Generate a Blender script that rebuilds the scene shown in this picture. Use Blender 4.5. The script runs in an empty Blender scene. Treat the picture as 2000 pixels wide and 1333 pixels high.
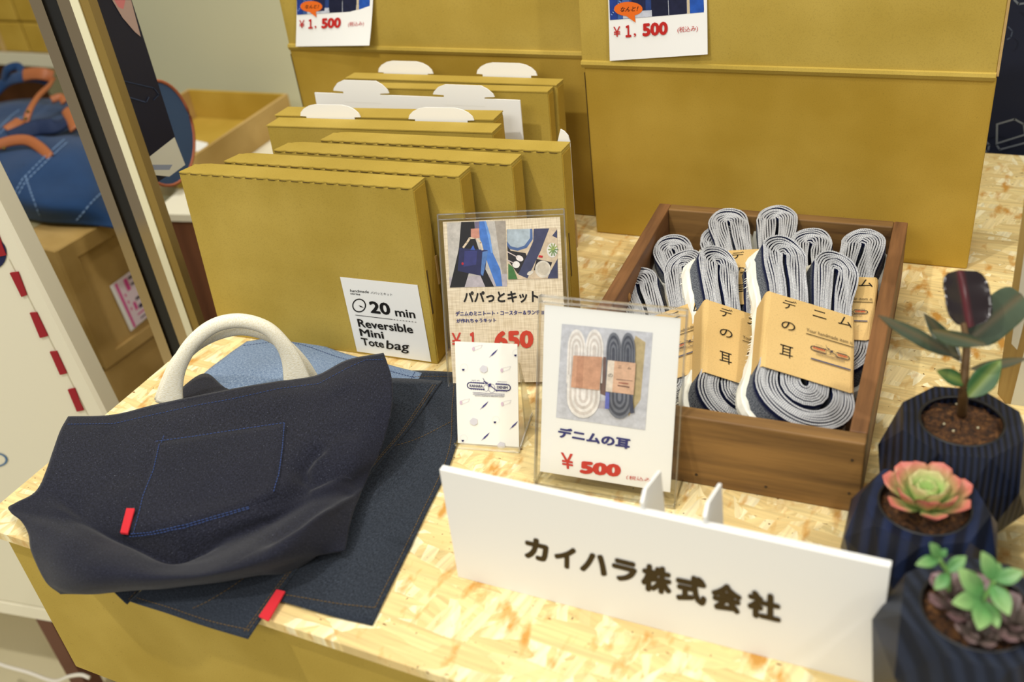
import bpy, bmesh, math, random
import numpy as np
from mathutils import Vector, Matrix, noise
from mathutils.bvhtree import BVHTree
random.seed(7); rnd = random.random
SC = bpy.context.scene; COL = bpy.context.collection
PI = math.pi

# ------------------------------------------------------------------ camera
CAM = Vector((0.7325469, -0.3478221, 0.55))
CR = Vector((0.9011264, 0.4186894, -0.1125625)); CU = Vector((-0.1501079, 0.5448622, 0.8249805)); CF = Vector((-0.4067417, 0.7265152, -0.5538383))
FPX = 1983.967
cd = bpy.data.cameras.new('camera'); co = bpy.data.objects.new('camera', cd); COL.objects.link(co)
m = Matrix((CR, CU, -CF)).transposed().to_4x4(); m.translation = CAM; co.matrix_world = m
cd.sensor_width = 36; cd.lens = FPX/2000*36; cd.clip_start = .01; cd.clip_end = 50
cd.dof.use_dof = True; cd.dof.focus_distance = .93; cd.dof.aperture_fstop = 5.0
SC.camera = co
# ------------------------------------------------------------------ world, lights, exposure
w = bpy.data.worlds.new('world'); SC.world = w; w.use_nodes = True
w.node_tree.nodes['Background'].inputs[0].default_value = (1, .985, .95, 1)
w.node_tree.nodes['Background'].inputs[1].default_value = .52
def spot(name, loc, tgt, energy, size, angle=70, col=(1, .965, .90), blend=.6):
    l = bpy.data.lights.new(name, 'SPOT'); l.energy = energy; l.shadow_soft_size = size; l.spot_size = math.radians(angle); l.spot_blend = blend; l.color = col
    o = bpy.data.objects.new(name, l); COL.objects.link(o); o.location = loc
    o.rotation_euler = (Vector(tgt)-Vector(loc)).to_track_quat('-Z', 'Y').to_euler(); return o
spot('ceiling_spot', (-.15, -.75, 2.15), (.4, .3, 0), 95, .035)
spot('ceiling_spot', (1.75, -.1, 1.95), (.45, .35, 0), 72, .04)
spot('ceiling_spot', (-.9, .5, 2.2), (-.4, .8, -.1), 40, .05, 110)
def area(name, loc, tgt, energy, sx, sy, col=(1, .96, .88)):
    l = bpy.data.lights.new(name, 'AREA'); l.shape = 'RECTANGLE'; l.size = sx; l.size_y = sy; l.energy = energy; l.color = col
    o = bpy.data.objects.new(name, l); COL.objects.link(o); o.location = loc
    o.rotation_euler = (Vector(tgt)-Vector(loc)).to_track_quat('-Z', 'Y').to_euler(); return o
area('ceiling_panel_light', (.3, .3, 2.4), (.3, .3, 0), 20, 1.2, .6)
area('front_fill_light', (.2, -2.3, 2.1), (.3, .3, -.2), 34, 1.4, .7)  # added fill from behind the camera, lifts the upright faces
SC.cycles.transparent_max_bounces = 32
vs = SC.view_settings; vs.view_transform = 'Standard'; vs.look = 'None'; vs.gamma = 1; vs.use_curve_mapping = False; vs.exposure = -0.22
SC.display_settings.display_device = 'sRGB'

# ------------------------------------------------------------------ pixel -> world helpers (2000x1333 frame)
def ray(px, py): return CF*FPX + CR*(px-1000) + CU*(666.5-py)
def Z(px, py, z=0.): d = ray(px, py); return CAM + d*((z-CAM.z)/d.z)
def Yp(px, py, y): d = ray(px, py); return CAM + d*((y-CAM.y)/d.y)
def Xp(px, py, x): d = ray(px, py); return CAM + d*((x-CAM.x)/d.x)
def Dp(px, py, dep): return CAM + ray(px, py)*(dep/FPX)
def plane_hit(px, py, o, n): d = ray(px, py); return CAM + d*((Vector(o)-CAM).dot(n)/d.dot(n))
def dep(p): return (Vector(p)-CAM).dot(CF)

# ------------------------------------------------------------------ materials
def lin(c):
    return tuple(((x/255)/12.92 if x/255 <= .04045 else ((x/255+.055)/1.055)**2.4) for x in c)
MATS = {}
def mat(name, rgb, rough=.7, metal=0., spec=.5, **k):
    if name in MATS: return MATS[name]
    m = bpy.data.materials.new(name); m.use_nodes = True; b = m.node_tree.nodes['Principled BSDF']
    c = lin(rgb); b.inputs['Base Color'].default_value = (*c, 1); b.inputs['Roughness'].default_value = rough
    b.inputs['Metallic'].default_value = metal; b.inputs['Specular IOR Level'].default_value = spec
    for kk, vv in k.items(): b.inputs[kk.replace('_', ' ')].default_value = vv
    MATS[name] = m; return m
class NT:
    def __init__(s, m): s.m = m; s.t = m.node_tree; s.b = s.t.nodes['Principled BSDF']
    def n(s, typ, **k):
        x = s.t.nodes.new(typ)
        for a, b in k.items():
            if a.startswith('_'): setattr(x, a[1:], b)
            else: x.inputs[a.replace('__', ' ')].default_value = b
        return x
    def l(s, a, b): s.t.links.new(a, b)
    def coord(s, kind='Object', scale=(1, 1, 1), rot=(0, 0, 0), src=None):
        tc = s.n('ShaderNodeTexCoord'); mp = s.n('ShaderNodeMapping'); mp.inputs['Scale'].default_value = scale; mp.inputs['Rotation'].default_value = rot
        s.l(src or tc.outputs[kind], mp.inputs['Vector']); return mp.outputs[0]
    def noise(s, vec, scale, detail=3, rough=.5):
        x = s.n('ShaderNodeTexNoise'); x.inputs['Scale'].default_value = scale; x.inputs['Detail'].default_value = detail; x.inputs['Roughness'].default_value = rough
        s.l(vec, x.inputs['Vector']); return x.outputs[0]
    def ramp(s, fac, stops, interp='LINEAR'):
        x = s.n('ShaderNodeValToRGB'); x.color_ramp.interpolation = interp; e = x.color_ramp.elements
        while len(e) < len(stops): e.new(.5)
        for i, (p, c) in enumerate(stops):
            e[i].position = p; e[i].color = (*(lin(c) if not isinstance(c, float) else (c, c, c)), 1)
        s.l(fac, x.inputs[0]); return x.outputs[0]
    def mix(s, a, b, fac, mode='MIX'):
        x = s.n('ShaderNodeMix', _data_type='RGBA', _blend_type=mode)
        for v, i in ((fac, 0), (a, 6), (b, 7)):
            if hasattr(v, 'is_linked') or hasattr(v, 'links'): s.l(v, x.inputs[i])
            elif isinstance(v, (int, float)): x.inputs[i].default_value = v
            else: x.inputs[i].default_value = (*lin(v), 1)
        return x.outputs[2]
    def base(s, c): s.l(c, s.b.inputs['Base Color'])
    def bump(s, h, strength=.2, dist=.001):
        x = s.n('ShaderNodeBump'); x.inputs['Strength'].default_value = strength; x.inputs['Distance'].default_value = dist
        s.l(h, x.inputs['Height']); s.l(x.outputs[0], s.b.inputs['Normal'])

def card_mat(name, rgb, var=12):
    if name in MATS: return MATS[name]
    m = mat(name, rgb, .82, spec=.25); t = NT(m); v = t.coord('Object')
    hi = tuple(min(255, c+var*.6) for c in rgb); lo = tuple(max(0, c-var) for c in rgb)
    c1 = t.ramp(t.noise(v, 9, 3), [(.35, lo), (.7, hi)])
    c2 = t.ramp(t.noise(v, 900, 2), [(.30, .86), (.5, 1.0)])
    c3 = t.ramp(t.noise(v, 330, 1), [(.22, .55), (.27, 1.0)])
    t.base(t.mix(t.mix(c1, c2, .8, 'MULTIPLY'), c3, .35, 'MULTIPLY'))
    vf = t.coord('Object', (3, 3, 400)); t.bump(t.noise(v, 500, 2), .12, .0006); return m
KRAFT = card_mat('kraft_board', (184, 158, 72)); KRAFT2 = card_mat('kraft_board_darker', (182, 150, 58)); KEDGE = card_mat('kraft_cut_edge', (190, 158, 100), 20)
TAN = card_mat('tan_board', (188, 156, 96), 16); DARKSLIT = mat('slit_shadow_board', (92, 72, 30), .9)
BAND = card_mat('kraft_paper', (214, 180, 118), 8)

def osb():
    m = mat('oriented_strand_board', (235, 205, 130), .55, spec=.4); t = NT(m)
    cols = [(228, 200, 136), (246, 228, 174), (238, 214, 150), (250, 236, 190), (232, 206, 142), (244, 222, 164)]
    layers = []
    for i, (rot, sc) in enumerate(((.35, 30), (1.2, 34), (-.6, 27), (-1.35, 36), (.05, 24))):
        v0 = t.coord('Object', (1, 1, 1), (0, 0, rot))
        nz = t.n('ShaderNodeTexNoise'); nz.inputs['Scale'].default_value = 28; t.l(v0, nz.inputs['Vector'])
        ad = t.n('ShaderNodeVectorMath', _operation='MULTIPLY_ADD'); t.l(nz.outputs[1], ad.inputs[0]); ad.inputs[1].default_value = (.022, .009, 0); t.l(v0, ad.inputs[2])
        mp = t.n('ShaderNodeMapping'); mp.inputs['Scale'].default_value = (1, 4.5, 0); mp.inputs['Location'].default_value = (i*3.1, i*1.7, 0); t.l(ad.outputs[0], mp.inputs['Vector'])
        vo = t.n('ShaderNodeTexVoronoi', _voronoi_dimensions='2D'); vo.inputs['Scale'].default_value = sc*.95; t.l(mp.outputs[0], vo.inputs['Vector'])
        sp = t.n('ShaderNodeSeparateColor'); t.l(vo.outputs['Color'], sp.inputs[0])
        c = t.ramp(sp.outputs[0], [(k/5, cols[(k*2+i) % 6]) for k in range(6)], 'CONSTANT')
        # wood fibre along strand
        mp2 = t.n('ShaderNodeMapping'); mp2.inputs['Scale'].default_value = (12, 260, 1); t.l(v0, mp2.inputs['Vector'])
        fb = t.ramp(t.noise(mp2.outputs[0], 1, 3), [(.3, .70), (.6, 1.0)])
        c = t.mix(c, fb, .8, 'MULTIPLY')
        layers.append((c, sp.outputs[1], vo.outputs['Distance']))
    out = layers[0][0]
    for c, g, d in layers[1:]:
        k = t.ramp(g, [(.5, .0), (.56, 1.0)]); out = t.mix(out, c, k)
    v = t.coord('Object')
    n3 = t.coord('Object', (1, 2.6, 1), (0, 0, .5)); sp = t.ramp(t.noise(n3, 120, 2), [(.70, .0), (.74, 1.0)]); out = t.mix(out, (120, 78, 30), sp)
    n5 = t.coord('Object', (2.4, 1, 1), (0, 0, .2)); sp = t.ramp(t.noise(n5, 30, 3), [(.56, .0), (.70, 1.0)]); out = t.mix(out, (200, 146, 66), sp)
    n4 = t.coord('Object', (2.2, 1, 1), (0, 0, -.3)); sp = t.ramp(t.noise(n4, 210, 1), [(.76, .0), (.78, 1.0)]); out = t.mix(out, (64, 44, 26), sp)
    t.base(out); t.bump(t.noise(v, 90, 4), .25, .0008); return m
OSB = osb()
def wood(name, c1, c2, axis=0, sc=1.0, rough=.6):
    if name in MATS: return MATS[name]
    m = mat(name, c1, rough); t = NT(m); s = [60*sc]*3; s[axis] = 4*sc
    v = t.coord('Object', tuple(s)); n = t.noise(v, 1, 5, .6)
    s2 = [8*sc]*3; s2[axis] = 1.2*sc; n2 = t.noise(t.coord('Object', tuple(s2)), 1, 3)
    c = t.mix(t.ramp(n, [(.3, c2), (.62, c1)]), t.ramp(n2, [(.35, .62), (.6, 1.0)]), .7, 'MULTIPLY'); t.base(c); t.bump(n, .3, .0008); return m
WOODX = wood('brown_pine_x', (156, 116, 62), (84, 56, 26), 0, 1.0); WOODY = wood('brown_pine_y', (138, 94, 54), (78, 48, 24), 1, 1.0)
def denim(name, base, hi, speck=.5):
    if name in MATS: return MATS[name]
    m = mat(name, base, .9, spec=.15); t = NT(m)
    v = t.coord('UV', (1, 1, 1)); a = t.noise(t.coord('UV', (420, 1500, 1)), 1, 1); b = t.noise(t.coord('UV', (1500, 420, 1)), 1, 1)
    mx = t.mix(t.ramp(a, [(.4, .0), (.72, 1.0)]), t.ramp(b, [(.4, .0), (.72, 1.0)]), .5)
    c = t.mix(base, hi, mx); c = t.mix(c, t.ramp(t.noise(t.coord('UV'), 14, 4), [(.3, .7), (.7, 1.25 if False else 1.0)]), .6, 'MULTIPLY')
    sp = t.ramp(t.noise(t.coord('UV', (1, 1.6, 1)), 760, 1), [(.70, .0), (.76, 1.0)]); k = t.n('ShaderNodeMath', _operation='MULTIPLY'); t.l(sp, k.inputs[0]); k.inputs[1].default_value = speck
    c = t.mix(c, (130, 135, 150), k.outputs[0]); t.base(c); t.bump(mx, .35, .0004)
    b_ = t.b; b_.inputs['Sheen Weight'].default_value = .12; return m
DEN = denim('indigo_denim', (15, 16, 24), (48, 50, 66)); DEN2 = denim('black_denim', (22, 27, 35), (66, 74, 86), .15); DENL = denim('chambray', (96, 118, 148), (164, 182, 204), 0)
DENB = denim('washed_blue_denim', (18, 46, 86), (52, 86, 130), 0)
BLUETH = mat('blue_thread', (40, 62, 112), .9); ORTH = mat('orange_thread', (98, 78, 46), .9); REDTAG = mat('red_tape', (205, 30, 42), .8)
WHITE = mat('white_board', (238, 238, 234), .55); PAPER = mat('white_paper', (242, 242, 238), .5); COTTON = mat('cotton_webbing', (236, 226, 196), .95, spec=.1)
def cotton():
    t = NT(COTTON); n = t.noise(t.coord('UV', (1800, 700, 1)), 1, 1); t.base(t.mix((232, 222, 190), (250, 246, 228), t.ramp(n, [(.35, .0), (.6, 1.0)]))); t.bump(n, .4, .0006)
cotton()
CHROME = mat('chrome', (168, 150, 120), .08, 1.0); BLACK = mat('black_plastic', (14, 13, 10), .4); NAVYCLOTH = mat('navy_cloth', (16, 24, 48), .9)
CREAM = mat('cream_canvas', (226, 220, 196), .9); REDST = mat('red_stitching', (150, 18, 30), .9)
LEATHER = mat('tan_leather', (160, 92, 50), .5); WALLM = mat('wall_paint', (192, 190, 158), .9); FLOORM = mat('floor_vinyl', (222, 212, 176), .7)
BROWN = wood('brown_veneer', (126, 78, 50), (96, 56, 34), 2, .5)
MAROON = mat('maroon_leg', (92, 44, 24), .5); WHTOP = mat('white_laminate', (232, 226, 204), .5)
SOIL = mat('potting_soil', (70, 42, 20), .95)
def soil():
    t = NT(SOIL); v = t.coord('Object'); n = t.noise(v, 260, 4, .7); t.base(t.ramp(n, [(.35, (24, 14, 8)), (.52, (82, 50, 22)), (.68, (128, 86, 44))])); t.bump(n, 1, .003)
soil()
def navywood(name, c1, c2, rot=(0, 0, 0), sc=1.):
    m = mat(name, c1, .42, spec=.35); t = NT(m)
    wv = t.n('ShaderNodeTexWave', _wave_type='BANDS', _bands_direction='X'); wv.inputs['Scale'].default_value = 75*sc; wv.inputs['Distortion'].default_value = 1.2; wv.inputs['Detail'].default_value = 1; wv.inputs['Detail Scale'].default_value = .4
    t.l(t.coord('Object', (1, 1, 1), rot), wv.inputs['Vector']); c = t.ramp(wv.outputs[0], [(.25, c1), (.8, c2)])
    t.base(t.mix(c, t.ramp(t.noise(t.coord('Object', (1, 1, 1)), 40, 4), [(.3, .55), (.7, 1.0)]), .7, 'MULTIPLY')); t.bump(wv.outputs[0], .35, .0006); return m
POTM = [navywood('navy_stained_wood', (9, 12, 22), (28, 36, 58)), navywood('navy_stained_wood_blue', (10, 16, 32), (24, 36, 66), (0, 0, .5), .35), navywood('navy_stained_wood_grey', (17, 22, 34), (32, 39, 55), (0, 0, -.6), .5)]
def clear(name='clear_acrylic', tint=(.99, .99, .985), rough=.03, base=.022):
    m = bpy.data.materials.new(name); m.use_nodes = True; nt = m.node_tree; nt.nodes.clear()
    o = nt.nodes.new('ShaderNodeOutputMaterial'); mx = nt.nodes.new('ShaderNodeMixShader'); tr = nt.nodes.new('ShaderNodeBsdfTransparent'); gl = nt.nodes.new('ShaderNodeBsdfGlossy'); fr = nt.nodes.new('ShaderNodeLayerWeight'); pw = nt.nodes.new('ShaderNodeMath'); pw.operation = 'POWER'; pw.inputs[1].default_value = 5
    tr.inputs[0].default_value = (*tint, 1); gl.inputs['Roughness'].default_value = rough
    ad = nt.nodes.new('ShaderNodeMath'); ad.operation = 'ADD'; ad.inputs[1].default_value = base; ad.use_clamp = True
    nt.links.new(fr.outputs['Facing'], pw.inputs[0]); nt.links.new(pw.outputs[0], ad.inputs[0]); nt.links.new(ad.outputs[0], mx.inputs[0]); nt.links.new(tr.outputs[0], mx.inputs[1]); nt.links.new(gl.outputs[0], mx.inputs[2]); nt.links.new(mx.outputs[0], o.inputs[0]); return m
ACR = clear(); ACRE = clear('acrylic_edge', (.96, .96, .93), .15, .30)
def flat(rgb): return mat('ink_%02x%02x%02x' % tuple(int(c) for c in rgb), rgb, .6, spec=.2)

# ------------------------------------------------------------------ object helpers
def tag(o, label=None, cat=None, group=None, kind=None):
    if label: o['label'] = label
    if cat: o['category'] = cat
    if group: o['group'] = group
    if kind: o['kind'] = kind
    return o
def thing(name, label, cat, M=None, group=None):
    o = bpy.data.objects.new(name, None); COL.objects.link(o); o.empty_display_size = .01
    if M is not None: o.matrix_world = M
    return tag(o, label, cat, group)
def link(name, me, parent=None, M=None):
    o = bpy.data.objects.new(name, me); COL.objects.link(o)
    if M is not None: o.matrix_world = M
    if parent: o.parent = parent
    return o
def unparented(parent):  # world matrix of a parent chain that is still unevaluated
    M = Matrix()
    while parent: M = parent.matrix_basis @ M if True else M; parent = parent.parent
    return M
def mk(name, verts, faces, mats, parent=None, smooth=False, mi=None, world=False, uv=None):
    """verts are local to the parent unless world=True"""
    if world and parent:
        Mi = unparented(parent).inverted(); verts = [Mi @ Vector(v) for v in verts]
    me = bpy.data.meshes.new(name); me.from_pydata([tuple(v) for v in verts], [], [tuple(f) for f in faces])
    for m_ in (mats if isinstance(mats, (list, tuple)) else [mats]): me.materials.append(m_)
    if mi: me.polygons.foreach_set('material_index', mi)
    if smooth: me.polygons.foreach_set('use_smooth', [True]*len(me.polygons))
    if uv:
        ul = me.uv_layers.new(name='UVMap')
        for i, l in enumerate(me.loops): ul.data[i].uv = uv[l.vertex_index]
    me.update(); return link(name, me, parent)
def boxmesh(x0, x1, y0, y1, z0, z1, bev=0., seg=2):
    bm = bmesh.new(); bmesh.ops.create_cube(bm, size=1)
    for v in bm.verts: v.co = Vector((x0+(v.co.x+.5)*(x1-x0), y0+(v.co.y+.5)*(y1-y0), z0+(v.co.z+.5)*(z1-z0)))
    if bev: bmesh.ops.bevel(bm, geom=bm.edges[:], offset=bev, segments=seg, affect='EDGES', profile=.5)
    return bm
def bmo(name, bm, mat_, parent=None, smooth=False, loc=None):
    me = bpy.data.meshes.new(name); bmesh.ops.recalc_face_normals(bm, faces=bm.faces[:]); bm.to_mesh(me); bm.free()
    for m_ in (mat_ if isinstance(mat_, (list, tuple)) else [mat_]): me.materials.append(m_)
    if smooth: me.polygons.foreach_set('use_smooth', [True]*len(me.polygons))
    o = link(name, me, parent)
    if loc is not None: o.location = loc
    return o
def box(name, x0, x1, y0, y1, z0, z1, mat_, parent=None, bev=0.): return bmo(name, boxmesh(x0, x1, y0, y1, z0, z1, bev), mat_, parent)
def prism(name, pts, vec, mat_, parent=None, world=False, bev=0):
    """polygon pts (3D) extruded by vec"""
    bm = bmesh.new()
    if world and parent: Mi = unparented(parent).inverted(); pts = [Mi @ Vector(p) for p in pts]; vec = Mi.to_3x3() @ Vector(vec)
    a = [bm.verts.new(p) for p in pts]; f = bm.faces.new(a)
    r = bmesh.ops.extrude_face_region(bm, geom=[f]); nv = [g for g in r['geom'] if isinstance(g, bmesh.types.BMVert)]
    for v in nv: v.co += Vector(vec)
    if bev: bmesh.ops.bevel(bm, geom=bm.edges[:], offset=bev, segments=1, affect='EDGES')
    return bmo(name, bm, mat_, parent)
def catmull(P, n):
    P = [np.array(p, float) for p in P]; P = [2*P[0]-P[1]]+P+[2*P[-1]-P[-2]]; out = []
    seg = len(P)-3
    for i in range(n):
        u = i/(n-1)*seg; k = min(int(u), seg-1); t = u-k; a, b, c, d = P[k:k+4]
        out.append(.5*((2*b)+(c-a)*t+(2*a-5*b+4*c-d)*t*t+(3*b-a-3*c+d)*t**3))
    return out
def tube(name, pts, r, mat_, parent=None, seg=8, closed=False, world=False, flatten=None, up=(0, 0, 1), radii=None, uvs=True):
    """sweep along pts; flatten=(a,b) radii across side/up"""
    if world and parent: Mi = unparented(parent).inverted(); pts = [Mi @ Vector(p) for p in pts]
    pts = [Vector(p) for p in pts]; V = []; Fc = []; UV = []; n = len(pts); L = 0
    for i, p in enumerate(pts):
        a = pts[(i-1) % n] if closed or i else pts[0]; b = pts[(i+1) % n] if closed or i < n-1 else pts[-1]
        t = (b-a).normalized(); s = t.cross(Vector(up)); s = s.normalized() if s.length > 1e-6 else Vector((1, 0, 0)); q = s.cross(t)
        ra, rb = flatten if flatten else (r, r)
        if radii: ra, rb = radii[i] if isinstance(radii[i], (tuple, list)) else (radii[i], radii[i])
        if i: L += (p-pts[i-1]).length
        for k in range(seg):
            an = 2*PI*k/seg; V.append(p+s*math.cos(an)*ra+q*math.sin(an)*rb); UV.append((L, k/seg*.03))
    m_ = n if closed else n-1
    for i in range(m_):
        for k in range(seg): Fc.append((i*seg+k, i*seg+(k+1) % seg, ((i+1) % n)*seg+(k+1) % seg, ((i+1) % n)*seg+k))
    if not closed: Fc.append(tuple(range(seg))[::-1]); Fc.append(tuple((n-1)*seg+k for k in range(seg)))
    return mk(name, V, Fc, mat_, parent, True, uv=UV)
TXT = {}
def textmesh(s, bold=0, shear=0.):
    key = (s, shear)
    if key not in TXT:
        c = bpy.data.curves.new('t', 'FONT'); c.body = s; c.size = 1; c.shear = shear; c.resolution_u = 3
        o = bpy.data.objects.new('t', c); COL.objects.link(o); bpy.context.view_layer.update()
        me = bpy.data.meshes.new_from_object(o.evaluated_get(bpy.context.evaluated_depsgraph_get()))
        V = np.array([v.co[:2] for v in me.vertices]); Fs = [tuple(p.vertices) for p in me.polygons]
        bpy.data.objects.remove(o); bpy.data.meshes.remove(me); bpy.data.curves.remove(c); TXT[key] = (V, Fs)
    V, Fs = TXT[key]
    if not bold: return V, Fs
    VV = []; FF = []
    offs = [(0, 0)]+[(bold*math.cos(a*PI/4), bold*math.sin(a*PI/4)) for a in range(8)]
    for k, (ax, ay) in enumerate(offs):
        VV.append(V+np.array([[ax, ay]])); FF += [tuple(i+k*len(V) for i in f) for f in Fs]
    return np.vstack(VV), FF

def photo_ink(rgb):
    name = 'photo_%02x%02x%02x' % tuple(int(c) for c in rgb)
    if name in MATS: return MATS[name]
    m = mat(name, rgb, .5, spec=.3); t = NT(m); n = t.noise(t.coord('Object'), 150, 5, .65); lo = tuple(c*.90 for c in rgb); hi = tuple(min(255, c*1.03+4) for c in rgb)
    t.base(t.ramp(n, [(.32, lo), (.66, hi)])); return m
class Panel:
    """flat printed surface: origin o, unit axes ex, ey (up), normal n. Collects print layers."""
    def __init__(s, o, ex, ey, lift=.00015):
        s.o = Vector(o); s.ex = Vector(ex).normalized(); s.ey = Vector(ey).normalized(); s.n = s.ex.cross(s.ey).normalized(); s.lift = lift; s.reset()
    def reset(s): s.V = []; s.F = []; s.M = []; s.mats = []; s.k = 0; s.photo = False
    def loc(s, px, py):
        h = plane_hit(px, py, s.o, s.n)-s.o; return np.array([h.dot(s.ex), h.dot(s.ey)])
    def at(s, a, b, h=0.): return s.o+s.ex*float(a)+s.ey*float(b)+s.n*h
    def _m(s, rgb):
        m_ = rgb if isinstance(rgb, bpy.types.Material) else (photo_ink(rgb) if s.photo else flat(rgb))
        if m_ not in s.mats: s.mats.append(m_)
        return s.mats.index(m_)
    def add(s, pts2, faces, rgb, copies=1):
        s.k += 1; h = s.lift+.00002*s.k; b = len(s.V); per = max(1, len(pts2)//copies)
        s.V += [s.at(p[0], p[1], h+.000005*(i//per)) for i, p in enumerate(pts2)]
        s.k += 2 if copies > 1 else 0; s.F += [tuple(i+b for i in f) for f in faces]; s.M += [s._m(rgb)]*len(faces)
    def poly(s, pts, rgb): s.add(pts, [tuple(range(len(pts)))], rgb)
    def pxpoly(s, pts, rgb, f=None): s.poly([s.loc(*(f(*p) if f else p)) for p in pts], rgb)
    def ell(s, c, rx, ry, rgb, rot=0, n=24):
        s.poly([(c[0]+rx*math.cos(a)*math.cos(rot)-ry*math.sin(a)*math.sin(rot), c[1]+rx*math.cos(a)*math.sin(rot)+ry*math.sin(a)*math.cos(rot)) for a in [2*PI*i/n for i in range(n)]], rgb)
    def pxell(s, cx, cy, rx, ry, rgb, f=None, rot=0, n=24):
        pts = [(cx+rx*math.cos(a)*math.cos(rot)-ry*math.sin(a)*math.sin(rot), cy+rx*math.cos(a)*math.sin(rot)+ry*math.sin(a)*math.cos(rot)) for a in [2*PI*i/n for i in range(n)]]
        s.pxpoly(pts, rgb, f)
    def pxring(s, cx, cy, rx, ry, wd, rgb, f=None, a0=0, a1=2*PI, n=28):
        V = []
        for i in range(n+1):
            a = a0+(a1-a0)*i/n
            for k in (1, 1-wd): V.append(s.loc(*(f or (lambda x, y: (x, y)))(cx+rx*k*math.cos(a), cy+ry*k*math.sin(a))))
        s.add(V, [(2*i, 2*i+1, 2*i+3, 2*i+2) for i in range(n)], rgb)
    def line(s, pts, wd, rgb):
        V = []; Fc = []
        for a, b in zip(pts[:-1], pts[1:]):
            a = np.array(a); b = np.array(b); d = (b-a)/max(1e-9, np.linalg.norm(b-a)); q = np.array([-d[1], d[0]])*wd/2; i = len(V)
            V += [a-q-d*wd*.3, b-q+d*wd*.3, b+q+d*wd*.3, a+q-d*wd*.3]; Fc.append((i, i+1, i+2, i+3))
        s.add(V, Fc, rgb)
    def pxline(s, pts, wd, rgb, f=None): s.line([s.loc(*(f(*p) if f else p)) for p in pts], wd, rgb)
    def text(s, st, bl, br, tl, rgb, bold=0, shear=0.):
        """tight box of st fitted on the parallelogram bl, br, tl (local coords)"""
        V, Fc = textmesh(st, bold, shear); lo = V.min(0); hi = V.max(0); U = (V-lo)/(hi-lo); bl, br, tl = map(np.array, (bl, br, tl))
        s.add(bl+U[:, :1]*(br-bl)+U[:, 1:]*(tl-bl), Fc, rgb, 9 if bold else 1)
    def pxtext(s, st, bl, br, tl, rgb, bold=0, f=None, shear=0.):
        g = f or (lambda x, y: (x, y)); s.text(st, s.loc(*g(*bl)), s.loc(*g(*br)), s.loc(*g(*tl)), rgb, bold, shear)
    def emit(s, name, parent):
        o = mk(name, s.V, s.F, s.mats, parent, mi=s.M, world=True); s.reset()
        if name in ('line_drawing', 'reflected_print'): o['kind'] = 'stuff'
        return o
def crop(ox, oy, sc): return lambda x, y: (ox+x/sc, oy+y/sc)
def frameM(o, ex, ey, ez):
    M = Matrix((Vector(ex), Vector(ey), Vector(ez))).transposed().to_4x4(); M.translation = Vector(o); return M
def standM(x, y, yaw, tilt=0., z=0.):  # local x right, y back, z up ; tilt leans back
    return Matrix.Translation((x, y, z)) @ Matrix.Rotation(yaw, 4, 'Z') @ Matrix.Rotation(-tilt, 4, 'X')
INK = (26, 24, 22); NAVY = (44, 46, 104); RED = (188, 40, 36)

# ================================================================== SETTING
def struct(o): o['kind'] = 'structure'; return o
struct(box('floor', -3, 2.6, -1.6, 1.9, -.80, -.75, FLOORM))
struct(box('wall_back', -3, 2.6, 1.9, 1.95, -.80, 2.7, WALLM))
struct(box('wall_middle', -.90, .60, 1.10, 1.13, -.75, 1.6, WALLM))
struct(box('wall_left', -3.05, -3, -1.6, 1.95, -.80, 2.7, WALLM))

# ================================================================== TABLE
tb = thing('display_table', 'pale strand board table top on cardboard boxes holding the whole denim display', 'table', Matrix.Translation((0, 0, 0)))
bm = boxmesh(0, 1.35, 0, .893, -.010, 0, .0008, 1)
bmo('table_top', bm, OSB, tb)
cb = box('cardboard_apron', .016, 1.33, .010, .014, -.19, -.0105, KRAFT, tb)
box('cardboard_side', .016, .020, .014, .88, -.19, -.0105, KRAFT2, tb)
box('plinth', .05, 1.3, .04, .86, -.75, -.19, mat('plinth_grey', (196, 190, 168), .8), tb)

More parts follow.
